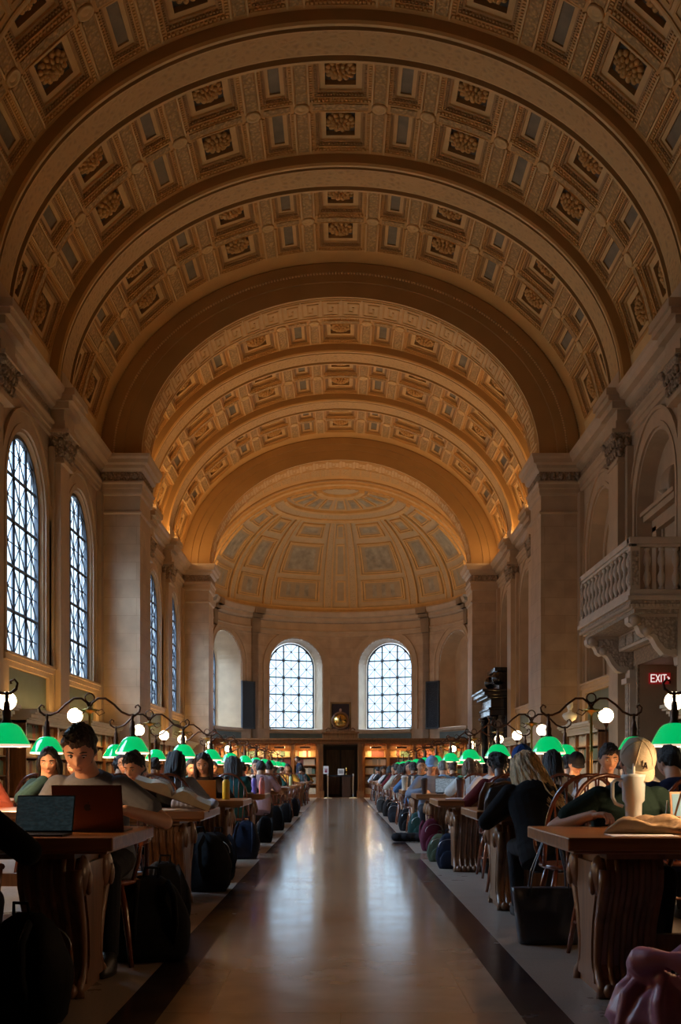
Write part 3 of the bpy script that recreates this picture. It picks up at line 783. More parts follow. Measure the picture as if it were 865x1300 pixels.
# annulus between vault end and dome mouth
an = MB()
for k in range(60):
    t0, t1 = -PI / 2 + PI * k / 60, -PI / 2 + PI * (k + 1) / 60
    for (a0, b0, y0, a1, b1, y1, mi) in ((VA + .1, VB + .1, 52.55, AR + .0, DB + .0, 52.55, 1), (AR, DB, 52.55, AR, DB, 52.75, 0), (VA, VB, 52.2, VA - .1, VB - .1, 52.2, 1), (VA - .1, VB - .1, 52.2, VA - .1, VB - .1, 52.55, 1)):
        an.add([ell_pt(a0, b0, t0, y0), ell_pt(a0, b0, t1, y0), ell_pt(a1, b1, t1, y1), ell_pt(a1, b1, t0, y1)], [(0, 1, 2, 3)], mi)
for s in (-1, 1): an.add([(s * AR, 52.6, 0), (s * (HW + .1), 52.6, 0), (s * (HW + .1), 52.6, SPR), (s * AR, 52.6, SPR)], [(0, 1, 2, 3)], 1)
struct(trimname(), an, [M['vault_dark'], M['vault_pale']], 'moulded arch at the mouth of the half dome', fix=False)
# wall behind the camera
wf = MB(); wf.add([(-6.6, -7, 0), (6.6, -7, 0), (6.6, -7, SPR), (-6.6, -7, SPR)], [(0, 1, 2, 3)], 0)
vs = [ell_pt(VA, VB, -PI / 2 + PI * k / 40, -7) for k in range(41)]; wf.add(vs, [tuple(range(41))], 0)
struct('wall_front', wf, [M['stone']], fix=False)

# ------------------------------------------------------------------ floor
def floor_mat(name, c1, c2, bw, bh, rough, mort=(.2, .15, .12), coat=.0, off=.5, vs=3, speck=0):
    m, nt, b = node_mat(name); N, L = nt.nodes, nt.links
    g = N.new('ShaderNodeNewGeometry')
    mp = N.new('ShaderNodeMapping'); mp.inputs['Location'].default_value = (bw / 2, 0, 0); L.new(g.outputs['Position'], mp.inputs['Vector'])
    br = N.new('ShaderNodeTexBrick'); L.new(mp.outputs[0], br.inputs['Vector']); br.inputs['Scale'].default_value = 1
    br.inputs['Brick Width'].default_value = bw; br.inputs['Row Height'].default_value = bh; br.inputs['Mortar Size'].default_value = .003
    br.offset = off
    br.inputs['Color1'].default_value = (*c1, 1); br.inputs['Color2'].default_value = (*c2, 1); br.inputs['Mortar'].default_value = (*mort, 1)
    n = N.new('ShaderNodeTexNoise'); n.inputs['Scale'].default_value = vs; n.inputs['Detail'].default_value = 8; L.new(g.outputs['Position'], n.inputs['Vector'])
    mx = N.new('ShaderNodeMixRGB'); mx.blend_type = 'OVERLAY'; mx.inputs[0].default_value = .3
    L.new(br.outputs['Color'], mx.inputs[1]); L.new(n.outputs['Fac'], mx.inputs[2])
    out = mx
    if speck:
        v = N.new('ShaderNodeTexNoise'); v.inputs['Scale'].default_value = 90; v.inputs['Detail'].default_value = 2; L.new(g.outputs['Position'], v.inputs['Vector'])
        out = N.new('ShaderNodeMixRGB'); out.blend_type = 'OVERLAY'; out.inputs[0].default_value = speck
        L.new(mx.outputs[0], out.inputs[1]); L.new(v.outputs['Fac'], out.inputs[2])
    L.new(out.outputs[0], b.inputs['Base Color'])
    mr = N.new('ShaderNodeMapRange'); mr.inputs['From Min'].default_value = .3; mr.inputs['From Max'].default_value = .7
    mr.inputs['To Min'].default_value = rough * .8; mr.inputs['To Max'].default_value = rough * 1.25
    L.new(n.outputs['Fac'], mr.inputs['Value']); L.new(mr.outputs[0], b.inputs['Roughness'])
    n3 = N.new('ShaderNodeTexNoise'); n3.inputs['Scale'].default_value = 3.5; L.new(g.outputs['Position'], n3.inputs['Vector'])
    bp = N.new('ShaderNodeBump'); bp.inputs['Strength'].default_value = .06; bp.inputs['Distance'].default_value = .01
    L.new(n3.outputs['Fac'], bp.inputs['Height']); L.new(bp.outputs[0], b.inputs['Normal'])
    b.inputs['Coat Weight'].default_value = coat; b.inputs['Coat Roughness'].default_value = .12
    return m
FM = [floor_mat('polished marble aisle', (.40, .28, .19), (.34, .23, .155), 1.16, 1.6, .17, coat=.4),
      floor_mat('dark marble border', (.035, .022, .022), (.026, .016, .018), 3, 2.4, .22, (.02, .012, .012)),
      floor_mat('terrazzo floor', (.30, .24, .20), (.27, .215, .18), 6, 3.1, .32, (.16, .12, .10), speck=.5)]
fl = MB()
def fq(x0, x1, y0, y1, mi): fl.add([(x0, y0, 0), (x1, y0, 0), (x1, y1, 0), (x0, y1, 0)], [(0, 1, 2, 3)], mi)
gap = [(13.3, 14.3), (29.2, 30.3)]
fq(-.775, .775, -7, 60, 0)
ys = [-7, 13.3, 14.3, 28.6, 29.6, 60]
for i in range(5):
    for s in (-1, 1):
        a, b = sorted((s * .775, s * .975)); fq(a, b, ys[i], ys[i + 1], 1 if i % 2 == 0 else 0)
        a, b = sorted((s * .975, s * 8.3)); fq(a, b, ys[i], ys[i + 1], 2 if i % 2 == 0 else 0)
struct('floor', fl, FM, 'polished stone floor with dark border strips beside the aisle', fix=False)

# ------------------------------------------------------------------ oak screen with bookshelves at the far end
SY = 46.2
GRPB = 'books on the lit shelves of the oak screen'
def oakcase(x0, x1):
    rt = thing('bookcase', 'lit oak bookcase bay in the far screen, %s' % ('left of the doorway' if x1 < 0 else 'right of the doorway'), 'bookcase', (0, SY, 0))
    f = MB()
    f.box(x0, x1, .42, .46, 0, 2.25, 0); f.box(x0, x0 + .07, 0, .42, 0, 2.25, 0); f.box(x1 - .07, x1, 0, .42, 0, 2.25, 0)
    f.box(x0 + .07, x1 - .07, .0, .42, 0, .12, 0)
    f.build('case', M['oak'], rt)
    for z in (.12, .55, .95, 1.33, 1.68):
        s = MB(); s.box(x0 + .07, x1 - .07, .02, .42, z, z + .03, 0); s.build('shelf', M['oak'], rt)
    l = MB(); l.box((x0 + x1) / 2 - .22, (x0 + x1) / 2 + .22, -.22, -.12, 2.06, 2.14, 0); l.tube([((x0 + x1) / 2, -.15, 2.12), ((x0 + x1) / 2, .0, 2.24)], .012, 6)
    l.build('picture_light', M['bronze'], rt)
    light('AREA', 'shelf_light', ((x0 + x1) / 2, -.10, 2.10), 32, (1, .66, .27), rt, .5, (rd(-28), 0, 0), .05)
    light('AREA', 'shelf_light', ((x0 + x1) / 2, .12, 2.2), 8, (1, .62, .22), rt, x1 - x0 - .2, (0, 0, 0), .05)
    return rt
BC = [mat('book cover %d' % i, c, .6, var=.2, vscale=30) for i, c in enumerate([(.55, .42, .22), (.62, .52, .34), (.30, .12, .05), (.45, .26, .10), (.10, .16, .10), (.60, .48, .30), (.20, .06, .04), (.35, .30, .2)])]
BCN = ['tan', 'cream', 'brown', 'ochre leather', 'dark green', 'buff', 'dark red', 'olive']
book_me = []
for i in range(8):
    b = MB(); w, h = .04 + .006 * (i % 3), .24 + .015 * (i % 4)
    b.box(-w / 2, w / 2, 0, .18, 0, h, 0); b.box(-w / 2 + .004, w / 2 - .004, .004, .184, .004, h - .004, 1)
    me = b.mesh('book'); me.materials.append(BC[i]); me.materials.append(M['paper']); book_me.append((me, w))
bays_x = [(-5.3, -4.2), (-4.2, -3.1), (-3.1, -2.0), (-2.0, -.95), (.95, 2.0), (2.0, 3.1), (3.1, 4.2), (4.2, 5.3)]
nbk = 0; rest = MB()
for (a, b) in bays_x:
    rt = oakcase(a, b)
    rt['label'] = {-5.3: 'lit oak bookcase against the left pier at the far end', -4.2: 'lit oak bookcase, second from the left pier at the far end', -3.1: 'lit oak bookcase, third from the left pier at the far end', -2.0: 'lit oak bookcase just left of the far doorway',
                   .95: 'lit oak bookcase just right of the far doorway', 2.0: 'lit oak bookcase, second to the right of the far doorway', 3.1: 'lit oak bookcase, third to the right of the far doorway', 4.2: 'lit oak bookcase against the right pier at the far end'}[a]
    for z in (1.71, 1.36, .98, .58, .15):
        x = a + .1
        k = R.randrange(8)
        while x < b - .13:
            if R.random() < .16: k = R.randrange(8)
            if R.random() < .03: x += .08; continue
            me, w = book_me[k]
            if z > 1.3 and nbk < 290 and (z > 1.6 or abs(a + .5) < 3):
                o = bpy.data.objects.new('book', me); C.objects.link(o); o.location = (x + w / 2, SY + .12, z)
                tag(o, '%s book on the %s shelf of the lit oak bookcases, far end' % (BCN[k], 'top' if z > 1.6 else 'second'), 'book', GRPB); nbk += 1
            else:
                rest.box(x, x + w, SY + .12, SY + .3, z, z + .24 + .015 * (k % 4), k)
            x += w + .002
tag(rest.build('book', BC), 'rows of books on the lower shelves of the oak screen', 'book', None, 'stuff')
sc = MB()
for s in (-1, 1):
    sc.box(*sorted((s * .95, s * .72)), SY - .12, SY + .5, 0, 2.25, 0); 
    for k in range(3): sc.box(*sorted((s * (.75 + .07 * k), s * (.78 + .07 * k))), SY - .15, SY - .12, .3, 2.15, 0)
    sc.box(*sorted((s * .98, s * .69)), SY - .17, SY + .5, 0, .28, 0)
    for (a, b) in bays_x[:3]: sc.box(*sorted((s * (-b - .06), s * (-b + .06))), SY - .05, SY, 0, 2.25, 0)
    # right and left vestibule walls of the doorway
    sc.box(*sorted((s * .74, s * .78)), SY + .5, SY + 2.4, 0, 2.25, 1)
sc.box(-.8, .8, SY + 2.4, SY + 2.45, 0, 2.25, 1); sc.box(-.8, .8, SY + .0, SY + 2.4, 2.2, 2.25, 1)
sc.box(-.62, -.04, SY + 2.36, SY + 2.4, .1, 2.05, 2); sc.box(.04, .62, SY + 2.36, SY + 2.4, .1, 2.05, 2)
for (p, z0, z1) in ((.10, 2.25, 2.30), (.16, 2.30, 2.33), (.12, 2.33, 2.42), (.26, 2.42, 2.48)): sc.box(-5.36, 5.36, SY - p, SY + .6, z0, z1, 0)
for (hw, p, z0, z1) in ((.72, .2, 2.48, 2.68), (.78, .26, 2.68, 2.74), (.62, .2, 2.74, 2.8)): sc.box(-hw, hw, SY - p, SY + .3, z0, z1, 0)
tag(sc.build('oak_screen', [M['oak'], M['walnut'], M['oak_leg']]), 'oak screen with central doorway and cornice across the far end', 'screen')
# round gilt clock on the screen
ck = thing('clock', 'round gilt-faced clock on scrolled stand above the far doorway', 'clock', (0, SY - .05, 2.8))
T = Matrix.Translation((0, 0, .42)) @ Matrix.Rotation(PI / 2, 4, 'X')
b = MB(); b.lathe([(.30, 0), (.37, .02), (.38, .07), (.33, .10), (.30, .08)], 32, T=T); b.build('clock_case', M['oak_leg'], ck)
b = MB(); b.lathe([(.01, .085), (.30, .08), (.30, .03)], 32, T=T); b.build('clock_face', M['gold'], ck)
b = MB(); b.box(-.012, .012, -.11, -.10, .42, .62); b.box(.0, .14, -.11, -.10, .41, .43); b.build('clock_hands', M['black'], ck)
b = MB()
for s in (-1, 1):
    b.tube([(s * (.26 + .12 * (1 - k / 20) * cos(k * .45)), 0, .10 + .09 * (1 - k / 20) * sin(k * .45)) for k in range(20)], .022, 6)
    b.tube([(s * .62, 0, .03), (s * .52, 0, .12), (s * .40, 0, .05), (s * .28, 0, .10)], .03, 6)
b.box(-.45, .45, -.05, .08, 0, .06); b.build('scroll_stand', M['oak_leg'], ck)
M['gold_frame'] = mat('old gilt frame', (.30, .17, .06), .4, .5, var=.2)
pf = thing('portrait_painting', 'framed dark portrait of a seated figure behind the round clock', 'painting', (0, SY + .25, 2.8))
b = MB()
for (x0, x1, z0, z1) in ((-.45, -.37, 0, 1.22), (.37, .45, 0, 1.22), (-.45, .45, 0, .08), (-.45, .45, 1.14, 1.22)): b.box(x0, x1, -.04, .05, z0, z1)
b.build('picture_frame', M['gold_frame'], pf, bevel=.01)
b = MB(); b.box(-.38, .38, 0, .02, .05, 1.16); b.build('canvas', mat('portrait ground', (.03, .012, .012), .5, var=.4), pf)
b = MB(); b.ell((0, -.012, .88), (.055, .01, .07), 12, 8, 0); b.prism([(-.2, .3), (.2, .3), (.16, .72), (.04, .8), (-.04, .8), (-.16, .72)], -.01, -.004, lambda u, v, w: (u, w, v), 1); b.prism([(-.03, .6), (.03, .6), (.03, .8), (-.03, .8)], -.014, -.01, lambda u, v, w: (u, w, v), 2)
b.build('painted_figure', [mat('painted skin', (.45, .25, .16)), mat('painted robe', (.07, .02, .02)), M['paper']], pf)
# barrier posts and rope, notice signs
for s, wd in ((-1, 'left'), (1, 'right')):
    t = thing('stanchion', 'steel barrier post at the %s side of the far doorway' % wd, 'barrier post', (s * .52, SY - .9, 0), 0, 'barrier posts at the far doorway')
    b = MB(); b.lathe([(.17, 0), (.17, .015), (.05, .04), (.025, .06)], 20); b.build('base', M['steel'], t)
    b = MB(); b.lathe([(.022, .03), (.022, .92), (.035, .93), (.035, .98), (.01, 1.0)], 14); b.build('post', M['steel'], t)
b = MB(); b.box(-.5, .5, -.008, .008, .88, .95); o = b.build('barrier_belt', M['black']); o.location = (0, SY - .9, 0); tag(o, 'black belt stretched between the two barrier posts', 'barrier belt')
b = MB(); b.box(-.11, .11, -.004, .004, 0, .32); b.box(-.06, .06, -.006, -.003, .18, .21, 1); b.box(-.05, .05, -.006, -.003, .05, .16, 1)
o = b.build('notice', [M['paper'], mat('notice ink', (.3, .05, .1))]); o.location = (-.60, SY - .88, 1.0); tag(o, 'white notice with dark mark above the left barrier post', 'notice')
b = MB(); b.box(-.13, .13, -.004, .004, 0, .26); b.box(-.09, .09, -.006, -.003, .06, .2, 1); o = b.build('notice', [M['paper'], mat('notice grey', (.35, .33, .3))]); o.location = (.02, SY - .90, .95); tag(o, 'pale framed notice standing on the barrier belt', 'notice')
lp = MB(); lp.lathe([(.05, 0), (.02, .04), (.015, .12), (.04, .14), (.045, .2), (.03, .3), (.01, .34)], 12); o = lp.build('brass_lantern', M['gold']); o.location = (.25, SY + .2, .95)
pd = MB(); pd.box(-.18, .18, -.15, .15, 0, .95); pd.box(-.21, .21, -.18, .18, .9, .95); o2 = pd.build('pedestal', M['walnut'], bevel=.01); o2.location = (.25, SY + .2, 0); tag(o2, 'dark wooden pedestal inside the far doorway', 'pedestal')
tag(o, 'small brass lantern gleaming in the dark far doorway', 'lantern')

# ------------------------------------------------------------------ side bookcases between the pilasters
def side_case(side, y0, y1, lab, lit):
    rt = thing('bookcase', lab, 'bookcase', (side * (HW - .02), (y0 + y1) / 2, 0))
    L = (y1 - y0) / 2; s = -side
    f = MB(); D_ = .5
    f.box(*sorted((0, s * .05)), -L, L, 0, 2.05, 0)
    nb_ = max(2, int(round((y1 - y0) / 1.1)))
    for k in range(nb_ + 1):
        y = -L + 2 * L * k / nb_; f.box(*sorted((0, s * D_)), max(-L, y - .04), min(L, y + .04), 0, 2.05, 0)
    f.box(*sorted((0, s * (D_ + .1))), -L, L, 0, .6, 0); f.build('case', M['oak'], rt)
    c = MB()
    for (p, z0, z1) in ((.52, 2.0, 2.06), (.56, 2.06, 2.1), (.60, 2.1, 2.16), (.68, 2.16, 2.20), (.72, 2.20, 2.26)): c.box(*sorted((0, s * p)), -L, L, z0, z1, 0)
    c.build('cornice', M['white_trim'], rt)
    for z in (.62, .98, 1.33, 1.68):
        b = MB(); b.box(*sorted((s * .05, s * .46)), -L + .04, L - .04, z, z + .025); b.build('shelf', M['oak'], rt)
    bk = MB()
    for z in (.645, 1.005, 1.355, 1.705):
        y = -L + .08; k = 0
        while y < L - .1:
            if R.random() < .2: k = R.randrange(8)
            w = R.uniform(.03, .055); h = R.uniform(.22, .29)
            bk.box(*sorted((s * .1, s * .42)), y, y + w, z, z + h, k); y += w + .002
    o = bk.build('book', BC); o.matrix_world = Matrix.Translation(rt.location)
    tag(o, 'rows of old books filling the ' + lab, 'book', None, 'stuff')
    if lit:
        light('AREA', 'shelf_light', (s * .62, 0, 1.98), lit, (1, .55, .17), rt, .06, (0, rd(-35 * s), 0), L * 1.8)
        light('AREA', 'cornice_uplight', (s * .35, 0, 2.32), lit * UPK, (1, .60, .20), rt, .12, (PI, 0, 0), L * 1.8)
M['white_trim'] = mat('cream painted cornice', (.62, .52, .36), .45, var=.06)
UPK = .8
segs = [(15.85, 19.9), (20.95, 24.55), (25.6, 29.3), (31.7, 35.4), (36.45, 40.05), (41.1, 44.8)]
wds = ['nearest bay', 'second bay', 'third bay', 'fourth bay', 'fifth bay', 'farthest bay']
for s, nm in ((-1, 'left'), (1, 'right')):
    for i, (a, b) in enumerate(segs):
        if s == 1 and i == 1: continue
        if s == 1 and i == 5: continue
        side_case(s, a, b, 'low bookcase in the %s of the %s wall' % (wds[i], nm), (30 if s == -1 else 12) * (.35 if i < 1 else 1))

# ------------------------------------------------------------------ balcony on the right wall
bal = thing('balcony', 'carved stone balcony with balustrade on the right wall above the exit sign', 'balcony', (HW, 22.75, 4.05))
BX, BY = -1.08, 2.15
b = MB()
for (e, z0, z1, mi) in ((-.10, 0, .07, 1), (-.05, .07, .15, 0), (.0, .15, .22, 1), (.06, .22, .30, 0), (.02, .30, .42, 0)):
    b.box(BX - e, 0, -BY - e, BY + e, z0, z1, mi)
for k in range(60):
    y = -BY + 2 * BY * (k + .5) / 60; b.box(BX - .03, BX + .02, y - .02, y + .02, .09, .145, 0)
for k in range(14):
    x = BX + (-BX) * (k + .5) / 14; b.box(x - .02, x + .02, -BY - .03, -BY + .02, .09, .145, 0)
b.build('floor_slab', [M['balcony'], M['balcony_carved']], bal)
b = MB()
b.box(BX - .03, 0, -BY - .03, -BY + .16, 1.28, 1.40); b.box(BX - .03, 0, BY - .16, BY + .03, 1.28, 1.40); b.box(BX - .03, BX + .16, -BY, BY, 1.28, 1.40)
b.box(BX, 0, -BY, -BY + .13, 1.22, 1.28); b.box(BX, 0, BY - .13, BY, 1.22, 1.28); b.box(BX, BX + .13, -BY, BY, 1.22, 1.28)
b.build('handrail', M['balcony'], bal, bevel=.012)
for (x, y) in ((BX + .09, -BY + .09), (BX + .09, BY - .09), (-.06, -BY + .08), (-.06, BY - .08)):
    b = MB(); b.box(x - .09, x + .09, y - .09, y + .09, .42, 1.22, 0); b.box(x - .1, x + .1, y - .06, y + .06, .5, 1.14, 1); b.box(x - .06, x + .06, y - .1, y + .1, .5, 1.14, 1)
    b.build('corner_post', [M['balcony'], M['balcony_carved']], bal)
prf = [(.055, 0), (.055, .05), (.035, .07), (.04, .10), (.075, .20), (.07, .28), (.035, .37), (.045, .40), (.035, .43), (.07, .52), (.075, .60), (.04, .70), (.035, .73), (.055, .75), (.055, .8)]
bm_ = MB(); bm_.lathe(prf, 14); bme = bm_.mesh('baluster'); bme.materials.append(M['balcony'])
spots = [(BX + .07, -BY + .32 + (2 * BY - .64) * k / 11) for k in range(12)] + [(BX + .33 + .27 * k, -BY + .08) for k in range(3)] + [(BX + .33 + .27 * k, BY - .08) for k in range(3)]
for x, y in spots:
    o = bpy.data.objects.new('baluster', bme); C.objects.link(o); o.parent = bal; o.location = (x, y, .42)
# scrolled consoles
cp = [(0, 0), (-1.0, 0), (-1.06, -.06), (-1.05, -.16), (-.97, -.22), (-.90, -.2), (-.86, -.26), (-.82, -.36), (-.74, -.42), (-.66, -.40), (-.60, -.44), (-.50, -.62), (-.38, -.76), (-.26, -.80), (-.18, -.76), (-.12, -.80), (-.10, -.95), (0, -1.0)]
for y in (-1.75, 1.75):
    b = MB(); b.prism(cp, y - .14, y + .14, lambda u, v, w: (u, w, v), 0)
    ip = [(u * .82 - .03, v * .78 - .06) for u, v in cp]; b.prism(ip, y - .155, y + .155, lambda u, v, w: (u, w, v), 1)
    for (u, v, r_) in ((-.93, -.12, .10), (-.70, -.33, .08)):
        T = Matrix.Translation((u, y, v)) @ Matrix.Rotation(PI / 2, 4, 'X'); b.lathe([(.01, -.17), (r_, -.165), (r_, .165), (.01, .17)], 16, T=T)
    b.build('console', [M['balcony'], M['balcony_carved']], bal)
b = MB(); b.box(-.35, 0, -1.6, 1.6, -.34, 0, 0)
for k in range(5): b.box(-.38, -.34, -1.5 + .62 * k, -1.0 + .62 * k, -.28, -.05, 1)
b.build('carved_frieze', [M['balcony'], M['balcony_carved']], bal)
# carved pilasters of the doorway under the balcony
for y, wd in ((24.35, 'far'),):
    b = MB(); b.box(HW - .16, HW, y - .18, y + .18, 0, 3.3, 0); b.box(HW - .18, HW, y - .12, y + .12, .3, 3.1, 1); b.box(HW - .24, HW, y - .22, y + .22, 3.0, 3.12, 0)
    tag(b.build('carved_pilaster', [M['balcony'], M['balcony_carved']]), 'slim carved pilaster at the %s side of the exit doorway' % wd, 'pilaster')
# black marble door surround on the right wall
bk = thing('door_surround', 'black marble doorway surround with scrolled cornice on the right wall', 'doorway', (HW, 42.9, 0))
def bb(nm, bx, mt=M['black_marble']):
    m = MB()
    for q in bx: m.box(*q)
    return m.build(nm, mt, bk, bevel=.015)
for y in (-1.25, 1.25):
    bb('pedestal', [(-.95, -.1, y - .25, y + .25, 0, .9), (-1.0, -.1, y - .28, y + .28, .85, .95)])
    m = MB(); m.lathe([(.2, .95), (.2, 1.05), (.16, 1.1), (.165, 2.0), (.14, 3.0), (.2, 3.1), (.22, 3.2)], 20, (-.75, y, 0)); m.build('column', M['black_marble'], bk)
bb('entablature', [(-.9, 0, -1.5, 1.5, 3.2, 3.42), (-.94, 0, -1.54, 1.54, 3.42, 3.5), (-.85, 0, -1.48, 1.48, 3.5, 3.85), (-1.0, 0, -1.6, 1.6, 3.85, 3.95), (-1.12, 0, -1.7, 1.7, 3.95, 4.1), (-1.2, 0, -1.78, 1.78, 4.1, 4.18)])
bb('pediment', [(-.5, 0, -1.2, 1.2, 4.18, 4.5), (-.55, 0, -1.0, 1.0, 4.5, 4.9), (-.65, 0, -1.1, 1.1, 4.9, 5.05)])
for y in (-1.1, 1.1):
    m = MB(); T = Matrix.Translation((-.5, y, 4.62)) @ Matrix.Rotation(PI / 2, 4, 'X'); m.lathe([(.01, -.14), (.24, -.13), (.26, 0), (.24, .13), (.01, .14)], 20, T=T)
    m.build('scroll', M['black_marble'], bk)
bb('back_panel', [(-.3, 0, -1.5, 1.5, 0, 3.2)])
# white busts and statuette on the right side bookcases
def bust(x, y, z, label, h=.55):
    t = thing('marble_bust', label, 'bust', (x, y, z))
    b = MB(); b.lathe([(.11, 0), (.11, .03), (.06, .06), (.05, .12)], 16); b.build('socle', M['white_plaster'], t)
    b = MB(); b.loft([[(rx * cos(2 * PI * a / 16), ry * sin(2 * PI * a / 16), zz) for a in range(16)] for rx, ry, zz in ((.05, .05, .11), (.15, .09, .17), (.2, .11, .26), (.17, .1, .32), (.065, .06, .36), (.055, .06, .42))])
    b.ell((0, -.01, .50), (.075, .09, .105), 16, 12); b.ell((0, -.10, .49), (.014, .02, .025), 8, 6); b.ell((0, .02, .54), (.082, .085, .085), 12, 8)
    for k in range(16): a = k * .8; b.ell((.07 * cos(a), .02 + .07 * sin(a), .50 + .006 * k), (.025, .025, .025), 6, 5)
    b.build('bust_figure', M['white_plaster'], t)
bust(5.95, 28.6, 2.26, 'white marble bust on the right bookcase just past the balcony')
bust(5.95, 34.5, 2.26, 'white marble bust on the right bookcase beyond the big pier')
bust(5.9, 17.8, 2.26, 'white marble bust on the nearest right bookcase')

# unseen fill lights added above the main cornice and behind the oak screen
for s in (-1, 1):
    for (y0, y1, e) in VAULT_FILL:
        light('AREA', 'vault_fill_light', (s * 6.25, (y0 + y1) / 2, 9.63), e, (1, .62, .27), None, .14, (0, PI - rd(38) * s, 0), y1 - y0)  # added fill that brightens the vault, no fixture modelled
light('AREA', 'apse_fill_light', (0, SY + .9, 2.95), APSE, (1, .82, .64), None, 9.5, (PI - rd(30), 0, 0), .2)  # added fill that brightens the apse wall and half dome

# ------------------------------------------------------------------ reading tables
ORD = ['nearest', 'second', 'third', 'fourth', 'fifth', 'sixth', 'seventh', 'eighth', 'ninth', 'tenth', 'eleventh', 'farthest']
TZ = [5.37 + 3.25 * k for k in range(12)]
TL = 3.3
def build_table():
    t = thing('reading_table', '', 'table')
    b = MB(); b.box(0, TL, -.53, .53, .70, .76); b.box(.03, TL - .03, -.50, .50, .685, .70); b.build('tabletop', M['oak_top'], t, bevel=.012)
    b = MB(); b.box(.2, TL - .2, -.40, .40, .655, .685)
    b.box(.3, TL - .3, -.03, .03, .16, .26); b.build('apron', M['oak_leg'], t)
    for x0, sg in ((.22, 1), (TL - .22, -1)):
        b = MB()
        pr = [(.31, .66), (.33, .60), (.325, .52), (.28, .44), (.22, .34), (.185, .22), (.18, .14), (.21, .08), (.27, .05), (.28, 0)]
        poly = pr + [(-u, v) for u, v in reversed(pr)]
        b.prism(poly, x0, x0 + sg * .26, lambda u, v, w: (w, u, v), 0)
        ins = [(u * .62, .05 + v * .86) for u, v in poly]; b.prism(ins, x0, x0 - sg * .025, lambda u, v, w: (w, u, v), 0)
        for sy in (-1, 1):                                  # volutes and edge scroll down the leg
            b.ell((x0 - sg * .015, sy * .245, .565), (.045, .075, .10), 14, 10)
            b.ell((x0 - sg * .05, sy * .245, .535), (.02, .035, .06), 10, 8)
            b.tube([(x0 - sg * .005, sy * (u - .015), v) for u, v in pr[1:]], [.03, .032, .03, .026, .022, .02, .022, .026, .03], 8)
            for k in range(4):                              # fluting on the broad faces
                x = x0 + sg * (.05 + .055 * k); b.tube([(x, sy * (u + .002), v) for u, v in pr], .017, 6)
            for k in range(5):                              # paw foot
                x = x0 + sg * (.02 + .055 * k); b.ell((x, sy * .285, .035), (.028, .035, .035), 8, 6)
        b.build('leg', M['oak_leg'], t)
    return t
TP = Proto(build_table())
for s, nm in ((1, 'right'), (-1, 'left')):
    for k, z in enumerate(TZ):
        TP.place((s * 1.0, z, 0), 0 if s == 1 else PI, '%s oak reading table on the %s side of the aisle' % (ORD[k], nm), 'reading tables along the aisle')
def on_table(): return .76

# ------------------------------------------------------------------ green shaded table lamps
def shade_material():
    m, nt, b = node_mat('lit green glass shade'); N, L = nt.nodes, nt.links
    b.inputs['Base Color'].default_value = (.0, .33, .10, 1); b.inputs['Roughness'].default_value = .12; b.inputs['Coat Weight'].default_value = .6
    b.inputs['Emission Color'].default_value = (.0, .50, .13, 1); b.inputs['Emission Strength'].default_value = .95
    return m
M['shade'] = shade_material(); M['shade_in'] = mat('opal white shade lining', (.85, .8, .7), .4, emit=(1, .72, .5), es=.9)
def build_lamp():
    t = thing('reading_lamp', '', 'lamp')
    b = MB(); b.lathe([(.11, 0), (.11, .02), (.07, .035), (.03, .06), (.018, .10), (.016, .5), (.024, .52), (.016, .54), (.014, .9), (.03, .93), (.085, .95), (.095, .965), (.03, .975), (.012, 1.0)], 18); b.build('stand', M['brass'], t)
    b = MB(); b.tube([(.05 * cos(a), 0, 1.09 + .05 * sin(a)) for a in [2 * PI * k / 16 for k in range(16)]], .008, 6, closed=True)
    b.tube([(0, 0, .99), (0, 0, 1.045)], .01, 6); b.build('finial_ring', M['bronze'], t)
    for s in (-1, 1):
        p = [(s * .0, 0, .985), (s * .03, 0, 1.04), (s * .09, 0, 1.085), (s * .17, 0, 1.085), (s * .26, 0, 1.02), (s * .34, 0, .94), (s * .42, 0, .905), (s * .49, 0, .905), (s * .535, 0, .94), (s * .545, 0, .985), (s * .52, 0, 1.015), (s * .49, 0, 1.0), (s * .495, 0, .98)]
        b = MB(); b.tube(p, [.012] * 9 + [.010, .009, .008, .01], 8)
        b.tube([(s * .03, 0, .97), (s * .1, 0, .9), (s * .16, 0, .93), (s * .13, 0, .97), (s * .09, 0, .95)], .006, 6)
        b.build('arm', M['bronze'], t)
        b = MB(); b.lathe([(.012, .92), (.016, .88), (.012, .85), (.022, .83), (.026, .78), (.034, .76), (.030, .70), (.045, .675), (.045, .66)], 14, (s * .46, 0, 0)); b.build('socket', M['bronze'], t)
        b = MB(); b.lathe([(.180, .505), (.170, .528), (.150, .567), (.128, .607), (.106, .640), (.080, .662), (.042, .674)], 32, (s * .46, 0, 0), caps=False); sh = b.build('shade', M['shade'], t)
        b = MB(); b.lathe([(.175, .507), (.165, .53), (.145, .568), (.123, .606), (.10, .635), (.04, .665)], 32, (s * .46, 0, 0), caps=False)
        b.lathe([(.180, .488), (.181, .506), (.172, .507), (.172, .488)], 32, (s * .46, 0, 0), caps=False); b.build('shade_lining', M['shade_in'], sh, fix=False)
        b = MB(); b.ell((s * .46, 0, .59), (.035, .035, .05), 10, 8); b.build('bulb', M['bulb'], t)
    return t
LP = Proto(build_lamp())
LSTX = {0: 2.45, 1: 3.07, 2: 2.70}
for s, nm in ((1, 'right'), (-1, 'left')):
    for k, z in enumerate(TZ):
        x = LSTX.get(k, 2.62)
        o = LP.place((s * x, z, .76 if s == 1 else .745), 0, 'brass lamp with twin green shades on the %s table of the %s row' % (ORD[k], nm), 'green shaded reading lamps')
        if s == -1: o.location.z = .76
        for d in (-1, 1):
            if k < 9: light('POINT', 'lamp_glow', (s * x + d * .46, z, 1.29), LAMPW, (1, .58, .28), None, .05)
